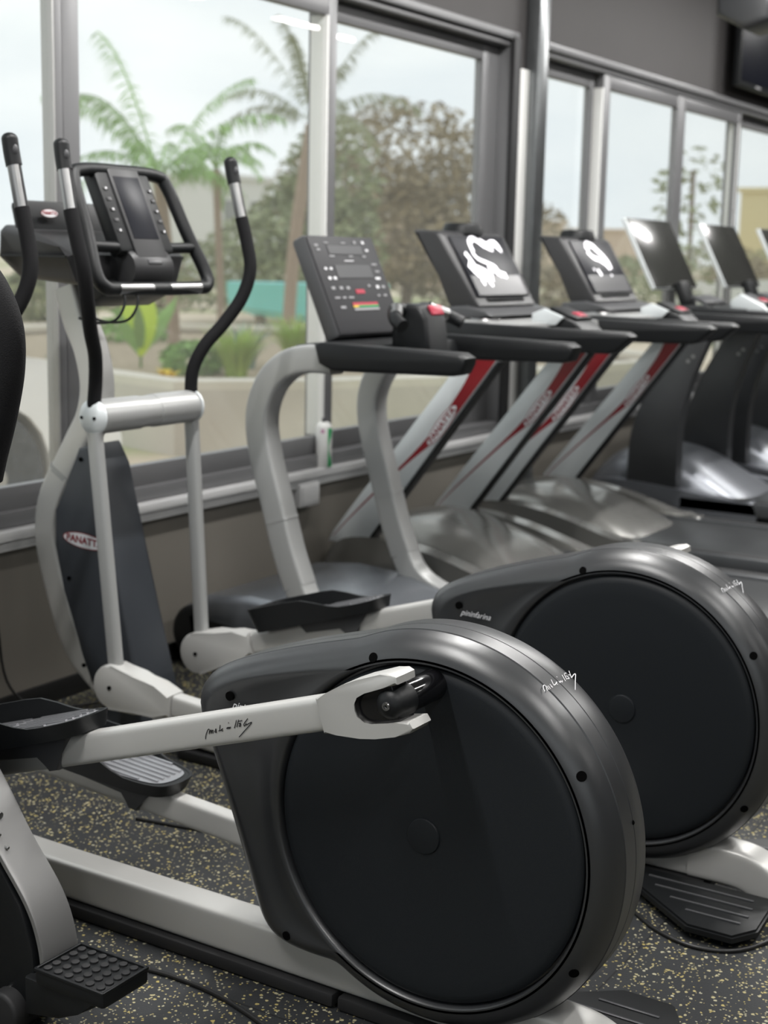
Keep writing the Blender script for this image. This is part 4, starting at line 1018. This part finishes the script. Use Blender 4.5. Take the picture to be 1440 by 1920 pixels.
# ================================================================== OUTSIDE
bm = newbm(); bx(bm, -60, 260, YW+.2, 260, -.2, -.02); o = struct('ground', bm, groundm, smooth=False)
def leafy(name, c, blobs, n, size, m, label, cat, trunk=None, group=None, tm=trunkd, seed=1, flat=.5):
    rnd = random.Random(seed)
    t = Thing(name, (c[0], c[1], -.02), label, cat, group); t.off = (0, c[1], -.02)
    bm = newbm()
    tot = sum(b[3]*b[4]*b[5] for b in blobs)
    for (bx_, by_, bz_, ra, rb, rc) in blobs:
        k = int(n*ra*rb*rc/tot)
        for _ in range(k):
            while True:
                v = Vector((rnd.uniform(-1, 1), rnd.uniform(-1, 1), rnd.uniform(-1, 1)))
                if v.length < 1: break
            if rnd.random() < .7: v = v.normalized()*rnd.uniform(.7, 1.05)
            p = Vector((bx_+v.x*ra, c[1]+by_+v.y*rb, bz_+v.z*rc))
            s = size*rnd.uniform(.5, 1.3); a = Vector((rnd.gauss(0, 1), rnd.gauss(0, 1), rnd.gauss(0, 1)*flat)).normalized(); b = a.cross(Vector((rnd.gauss(0, 1), rnd.gauss(0, 1), rnd.gauss(0, 1)))).normalized()
            vs_ = [bm.verts.new(p + a*s), bm.verts.new(p + b*s*.45), bm.verts.new(p - a*s), bm.verts.new(p - b*s*.45)]
            bm.faces.new(vs_)
    fo = t.part('foliage', bm, m, smooth=False); fo['kind'] = 'stuff' if False else 'part'
    del fo['kind']
    bm = newbm()
    for P, r in (trunk or []):
        tube(bm, [(x, c[1]+y, z) for x, y, z in P], r, 10, 4)
    if trunk: t.part('trunk', bm, tm)
    else: bm.free()
    return t
# planter wall with its corner towards the gym
pl = [(7.66, 6.5), (8.44, 5.8), (9.3, 5.35), (13.0, 4.7), (15.5, 8.5), (13.2, 12.5), (10.6, 12.4), (8.26, 8.9), (7.9, 7.5)]
t = Thing('planter', (7.66, 6.5, -.02), 'low concrete planter wall outside the window with a pale cap, filled with plants', 'planter'); t.off = (7.66, 6.5, -.02)
def ring_poly(bm, P, z0, z1, inset):
    c = Vector((sum(p[0] for p in P)/len(P), sum(p[1] for p in P)/len(P)))
    I = [tuple(Vector(p) + (c-Vector(p)).normalized()*inset) for p in P]
    n = len(P)
    A = [bm.verts.new((x, y, z0)) for x, y in P]; B = [bm.verts.new((x, y, z1)) for x, y in P]
    C = [bm.verts.new((x, y, z1)) for x, y in I]; D = [bm.verts.new((x, y, z0)) for x, y in I]
    for i in range(n):
        j = (i+1) % n
        for q in ((A, B), (B, C), (C, D), (D, A)): bm.faces.new((q[0][i], q[0][j], q[1][j], q[1][i]))
    return I
bm = newbm(); I = ring_poly(bm, pl, -.02, .44, .22); t.part('wall', bm, concrete, smooth=False)
bm = newbm(); ring_poly(bm, pl, .44, .50, .27); t.part('cap', bm, capm, smooth=False)
bm = newbm(); bm.faces.new([bm.verts.new((x, y, .40)) for x, y in I]); t.part('soil', bm, soil, smooth=False)
# small shrubs, grasses
def blades(name, c, n, h, spread, m, label, cat, seed, group=None, wd=.012, droop=.5, z0=.38):
    rnd = random.Random(seed)
    t = Thing(name, (c[0], c[1], z0), label, cat, group); t.off = (0, c[1], z0)
    bm = newbm()
    for _ in range(n):
        a = rnd.uniform(0, 2*PI); r0 = rnd.uniform(0, spread*.3); L = h*rnd.uniform(.6, 1.1); ou = spread*rnd.uniform(.3, 1.0)
        d = Vector((math.cos(a), math.sin(a), 0)); s = Vector((-d.y, d.x, 0))*wd*rnd.uniform(.7, 1.3)
        prev = None
        for k in range(6):
            f = k/5; p = Vector((0, c[1], z0)) + d*(r0+ou*f**1.8) + Vector((0, 0, L*(f - droop*f*f*.5)))
            ww = s*(1-f*.9)*(.5+min(1, f*4)*.5)
            row = (bm.verts.new(p-ww), bm.verts.new(p+ww))
            if prev: bm.faces.new((prev[0], prev[1], row[1], row[0]))
            prev = row
    t.part('blades', bm, m, smooth=False)
    return t
blades('ornamental_grass', (9.2, 7.15), 300, .52, .30, grass_m, 'round clump of bright grass in the planter, left of the two clumps', 'grass', 11, 'grass clumps in the planter')
blades('ornamental_grass', (10.6, 7.55), 300, .58, .34, grass_m, 'bright grass clump in the planter, just left of the first treadmill', 'grass', 12, 'grass clumps in the planter')
blades('ornamental_grass', (9.9, 7.6), 70, .45, .3, agave_m, 'blue-green spiky rosette low in the planter', 'plant', 13, wd=.03, droop=.3)
blades('yellow_flower_clump', (8.55, 7.3), 60, .14, .12, flower_m, 'small clump of yellow flowers at the planter edge', 'flowers', 14, wd=.03)
leafy('low_shrub', (9.15, 7.55, 0), [(0, 0, .52, .26, .26, .15)], 420, .06, leaf_g, 'low green shrub in the planter behind the yellow flowers', 'shrub', seed=21)
leafy('low_shrub', (12.0, 10.7, 0), [(0, 0, .55, .5, .4, .22)], 420, .06, leaf_g, 'low green shrub at the back of the planter', 'shrub', seed=22)
leafy('low_shrub', (8.9, 8.6, 0), [(0, 0, .46, .25, .25, .12)], 260, .05, agave_m, 'small greyish shrub at the left end of the planter', 'shrub', seed=23)
# broad-leaved plant
t = Thing('broad_leaf_plant', (9.3, 8.25, .38), 'plant with large upright yellow-green leaves standing in the planter', 'plant'); t.off = (0, 8.25, .38)
for (a, tilt, h, wd, base, mm) in ((.2, .05, .62, .13, .10, leaf_y), (1.4, .18, .52, .11, .22, leaf_y), (-.8, .42, .45, .05, .1, leaf_g), (2.6, .35, .4, .06, .1, leaf_g), (3.8, .5, .4, .05, .15, leaf_g), (-.2, .55, .45, .05, .15, leaf_g)):
    bm = newbm(); d = Vector((math.cos(a), math.sin(a), 0)); s = Vector((R_.x, R_.y, 0)).normalized()
    L = None
    for k in range(13):
        f = k/12; p = Vector((0, 8.25, .4)) + d*tilt*f*h*1.6 + Vector((0, 0, base + h*f))
        ww = s*wd*math.sin(PI*min(1, f*.97+.03))**.8
        row = (bm.verts.new(p-ww), bm.verts.new(p + d*-.02), bm.verts.new(p+ww))
        if L:
            bm.faces.new((L[0], L[1], row[1], row[0])); bm.faces.new((L[1], L[2], row[2], row[1]))
        L = row
    bmesh.ops.remove_doubles(bm, verts=bm.verts, dist=.0005)
    lf = t.part('leaf', bm, mm)
    bm = newbm(); tube(bm, [(0, 8.25, .38), tuple(Vector((0, 8.25, .4)) + Vector((0, 0, base)))], .012, 8, 1); t.part('stem', bm, leaf_g, lf)
# palms
def palm(x, y, ht, lean, nf, L, seed, label, m=leaf_g, tr=.11, dro=1.0, leafw=.02, ln=.26):
    rnd = random.Random(seed)
    t = Thing('palm_tree', (x, y, -.02), label, 'palm tree', 'feathery palms outside'); t.off = (0, y, -.02)
    bm = newbm(); tube(bm, [(0, y, -.02), (lean*.3, y, ht*.5), (lean, y, ht)], tr, 12, 5); t.part('trunk', bm, trunkm)
    for i in range(nf):
        bm = newbm()
        a = 2*PI*i/nf + rnd.uniform(-.3, .3); up0 = rnd.uniform(.4, 2.0); l = L*rnd.uniform(.75, 1.1)
        d = Vector((math.cos(a), math.sin(a), 0)); s = Vector((-d.y, d.x, 0))
        pts = []
        for k in range(15):
            f = k/14
            pts.append(Vector((lean, y, ht)) + d*(l*f*.75) + Vector((0, 0, l*(up0*f*.75 - dro*f*f*1.05))))
        for k, p in enumerate(pts[:-1]):
            q = pts[k+1]; w1 = s*.012
            bm.faces.new([bm.verts.new(v) for v in (p-w1, p+w1, q+w1, q-w1)])
            if k > 1:
                for sg in (-1, 1):
                    for _ in range(4):
                        o_ = p.lerp(q, rnd.random()); ln_ = l*ln*(1-(k/15)**2*.6)*rnd.uniform(.7, 1.1)
                        tip = o_ + s*sg*ln_*.7 + (q-p).normalized()*ln_*.35 + Vector((0, 0, -ln_*rnd.uniform(.3, 1.1)))
                        mid = (o_+tip)/2 + Vector((0, 0, ln_*.12)); e = (q-p).normalized()*leafw
                        bm.faces.new([bm.verts.new(v) for v in (o_-e*.5, o_+e*.5, mid+e, mid-e)])
                        bm.faces.new([bm.verts.new(v) for v in (mid-e, mid+e, tip)])
        t.part('frond', bm, m, smooth=False)
    return t
palm(10.95, 9.25, 2.05, -.25, 15, 1.5, 31, 'feathery young palm with a green crown behind the loop-handled console', m=leaf_g, tr=.06, dro=.55, leafw=.007, ln=.17)
palm(12.6, 10.0, 2.25, -.1, 9, .95, 33, 'thin feathery palm with a small crown left of the tall one', m=leaf_g, tr=.04, dro=.9, leafw=.006, ln=.17)
palm(14.65, 10.6, 2.95, .5, 14, 1.7, 32, 'tall palm with pale trunk leaning behind the bright-lit window stile', m=leaf_d, tr=.08, dro=.6, leafw=.007, ln=.16)
# trees behind
leafy('tree', (33.5, 20.3, 0), [(0, 0, 3.9, 2.6, 2, 1.5), (-2.2, .6, 2.6, 2.0, 2, 1.5), (2.3, -.3, 3.0, 2.0, 2, 1.3), (4.2, -1, 2.0, 1.6, 1.6, 1.1), (0, 0, 1.9, 3.6, 2, 1.3), (2.5, 0, 1.0, 3.0, 2, .9)], 11500, .13, leaf_b,
      'wide brownish tree filling the middle window pane', 'tree', trunk=[([(0, 0, 0), (.2, 0, 1.5), (0, 0, 3.4)], .16), ([(.1, 0, 1.2), (1.2, 0, 2.2), (2.3, 0, 3.2)], .09), ([(.1, 0, 1.4), (-1.2, 0, 2.3), (-2.2, 0, 3.0)], .09)], seed=41)
leafy('tree', (24.9, 17.6, 0), [(.9, 0, 2.7, .9, 1.2, 1.3), (0, 0, 1.8, 1.1, 1.2, 1.2), (1.0, 0, 1.4, 1.2, 1.2, 1.2), (-1.4, 0, 1.2, 1.2, 1.2, .9), (-2.6, .3, .9, 1.2, 1.2, .7)], 5600, .12, leaf_d,
      'dull green bushy tree behind the tall palm', 'tree', trunk=[([(0, 0, 0), (.1, 0, 1.4), (0, 0, 2.6)], .12)], seed=42)
leafy('tree', (24.0, 8.9, 0), [(0, 0, 2.2, .7, .7, 1.1), (.2, 0, 1.1, .9, .8, .6)], 420, .10, leaf_d, 'sparse thin tree right behind the steel column', 'tree', trunk=[([(0, 0, 0), (.05, 0, 1.2), (0, 0, 2.9)], .04)], seed=43)
for i, (x, y, h) in enumerate(((36, 17, 1.2), (42, 17.5, 1.4), (60, 21, 2.0), (69, 21.5, 1.9), (26.5, 23.5, 1.2), (20.5, 20.5, .9), (46, 15.0, 1.4), (66, 40, 2.6), (50, 34, 2.0))):
    leafy('bush', (x, y, 0), [(0, 0, h*.5, h*1.5, h, h*.55)], 900, .14, leaf_d if i % 2 else leaf_b,
          'low bush far outside behind the %s' % ('first treadmill console', 'second display console', 'steel column', 'flat screens', 'right swing handle', 'left swing handle', 'third display console', 'palm crowns', 'small white house')[i], 'bush', seed=50+i)
# turquoise boat-like hull on the ground
t = Thing('turquoise_boat', (18.6, 13.1, -.02), 'turquoise tapered hull standing on the open ground beyond the planter', 'boat'); t.off = (0, 13.1, -.02)
bm = newbm()
st_ = [(-1.2, .30, .55), (-.8, .5, .40), (0, .55, .32), (.9, .5, .34), (1.3, .34, .45)]
rings = []
for (xx, hw_, zb) in st_:
    dv = Vector((R_.x, R_.y, 0)).normalized(); nv = Vector((-dv.y, dv.x, 0)); base = Vector((0, 13.1, 0)) + dv*xx
    rings.append([bm.verts.new(base + nv*hw_ + Vector((0, 0, .92))), bm.verts.new(base + nv*hw_*.6 + Vector((0, 0, zb+.12))), bm.verts.new(base + Vector((0, 0, zb))), bm.verts.new(base - nv*hw_*.6 + Vector((0, 0, zb+.12))), bm.verts.new(base - nv*hw_ + Vector((0, 0, .92)))])
for A, B in zip(rings, rings[1:]):
    for j in range(4): bm.faces.new((A[j], A[j+1], B[j+1], B[j]))
    bm.faces.new((A[0], B[0], B[4], A[4]))
bm.faces.new(rings[0]); bm.faces.new(rings[-1][::-1])
t.part('hull', bm, turqm, smooth=False)
for xx in (-.7, .7):
    bm = newbm(); dv = Vector((R_.x, R_.y, 0)).normalized(); p = Vector((0, 13.1, 0)) + dv*xx; box(bm, p + Vector((0, 0, .2)), (.12, .12, .44), 0); t.part('prop', bm, trunkd)
# buildings
def building(name, x, y, z1, wd, dp, m, label, wins, roof=True):
    t = Thing(name, (x, y, -.02), label, 'building'); t.off = (0, y, -.02)
    bm = newbm(); bx(bm, -wd/2, wd/2, y, y+dp, -.02, z1); t.part('walls', bm, m, smooth=False)
    if roof:
        bm = newbm(); bx(bm, -wd/2-.15, wd/2+.15, y-.15, y+dp+.15, z1, z1+.25, .02); t.part('parapet', bm, m)
    for (u, v, ww, hh) in wins:
        bm = newbm()
        if u > 90: bx(bm, -wd/2-.05, -wd/2, u-100-ww/2, u-100+ww/2, v-hh/2, v+hh/2)
        else: bx(bm, u-ww/2, u+ww/2, y-.05, y, v-hh/2, v+hh/2); f = t.part('window', bm, windm, smooth=False)
        # window also on the side turned to the gym
    return t
building('house', 79.3, 17, 4.9, 9.4, 8, bldy, 'yellow rendered house at the right edge seen over the flat screens', [(123.9, 3.0, 1.1, 1.5), (120.5, 3.0, 1.1, 1.5)])
building('house', 54.5, 42, 4.6, 4.5, 6, bldw, 'small white house seen beside the right swing handle', [(-1, 3.2, .8, .9), (1, 3.2, .8, .9)])
building('house', 62, 31, 2.9, 8, 6, bldt, 'low tan house far behind the display consoles', [(-2, 1.8, .9, 1), (1, 1.8, .9, 1)])
building('house', 110, 44, 3.4, 9, 6, bldt, 'low tan house far behind the nearest flat screen', [(-2, 1.8, .9, 1), (1, 1.8, .9, 1)])
building('garden_wall', 40, 13.2, .85, 9, .3, bldw, 'long low white wall outside behind the flat screens', [], False)
# white car parked outside at the left
t = Thing('car', (4.33, 6.0, -.02), 'white car parked outside the left window pane with a dusty wheel in its arch', 'car'); t.off = (0, 6.0, -.02)
def arc(cx, cz, r, a0, a1, n=12): return [(cx + r*math.cos(a0+(a1-a0)*k/n), cz + r*math.sin(a0+(a1-a0)*k/n)) for k in range(n+1)]
WX, WZ, WR = .42, .30, .40
side = [(1.30, .18), (1.33, .42), (1.28, .62), (1.10, .76), (.75, .86), (.2, .93), (-.45, 1.0), (-1.2, 1.42), (-2.6, 1.45), (-3.35, 1.0), (-3.5, .85), (-3.5, .2)]
side = [(a, b) for a, b in side] + [(-3.1, .15)] + [(x, z) for x, z in arc(-2.55, WZ, WR, PI*1.12, -.12*PI)] + [(-1.9, .15)] + [(WX-.55, .15)] + arc(WX, WZ, WR, PI*1.12, -.12*PI) + [(1.0, .16)]
bm = newbm(); YA, YBk = 5.12, 6.85
va = [bm.verts.new((x, YA, z)) for x, z in side]; vb = [bm.verts.new((x, YBk, z)) for x, z in side]
f1 = bm.faces.new(va); f2 = bm.faces.new(vb[::-1]); n = len(side)
for i in range(n): bm.faces.new((va[i], va[(i+1) % n], vb[(i+1) % n], vb[i]))
bmesh.ops.bevel(bm, geom=[e for f in (f1, f2) for e in f.edges], offset=.04, segments=3, affect='EDGES')
t.part('body', bm, carw)
for wx in (WX, -2.55):
    for wy in (YA+.10, YBk-.10):
        bm = newbm(); lathe(bm, [(0, -.09), (.19, -.09), (.21, -.10), (.30, -.10), (.32, -.07), (.32, .09), (0, .09)], (wx, wy, WZ+.0), 'Y', 40); wh = t.part('wheel', bm, tyre)
        bm = newbm(); cyl(bm, (wx, wy-.10 if wy < 6 else wy+.10, WZ), .06, .02, 'Y', 20, bev=.005); t.part('hub_cap', bm, alu_l, wh)
bm = newbm(); box(bm, (WX, (YA+YBk)/2, .42), (.84, YBk-YA-.5, .5), .02); t.part('wheel_arch_liner', bm, tyre)
for (xa, xb) in ((-1.15, -.62), (-2.1, -1.25), (-2.9, -2.2)):
    bm = newbm(); bx(bm, xa, xb, YA-.004, YA+.01, 1.02, 1.36 if xa < -1.2 else 1.2, .01); t.part('side_window', bm, glassdark)
bm = newbm(); box(bm, (1.22, YA+.16, .60), (.14, .28, .12), .04); t.part('headlamp', bm, chrome)
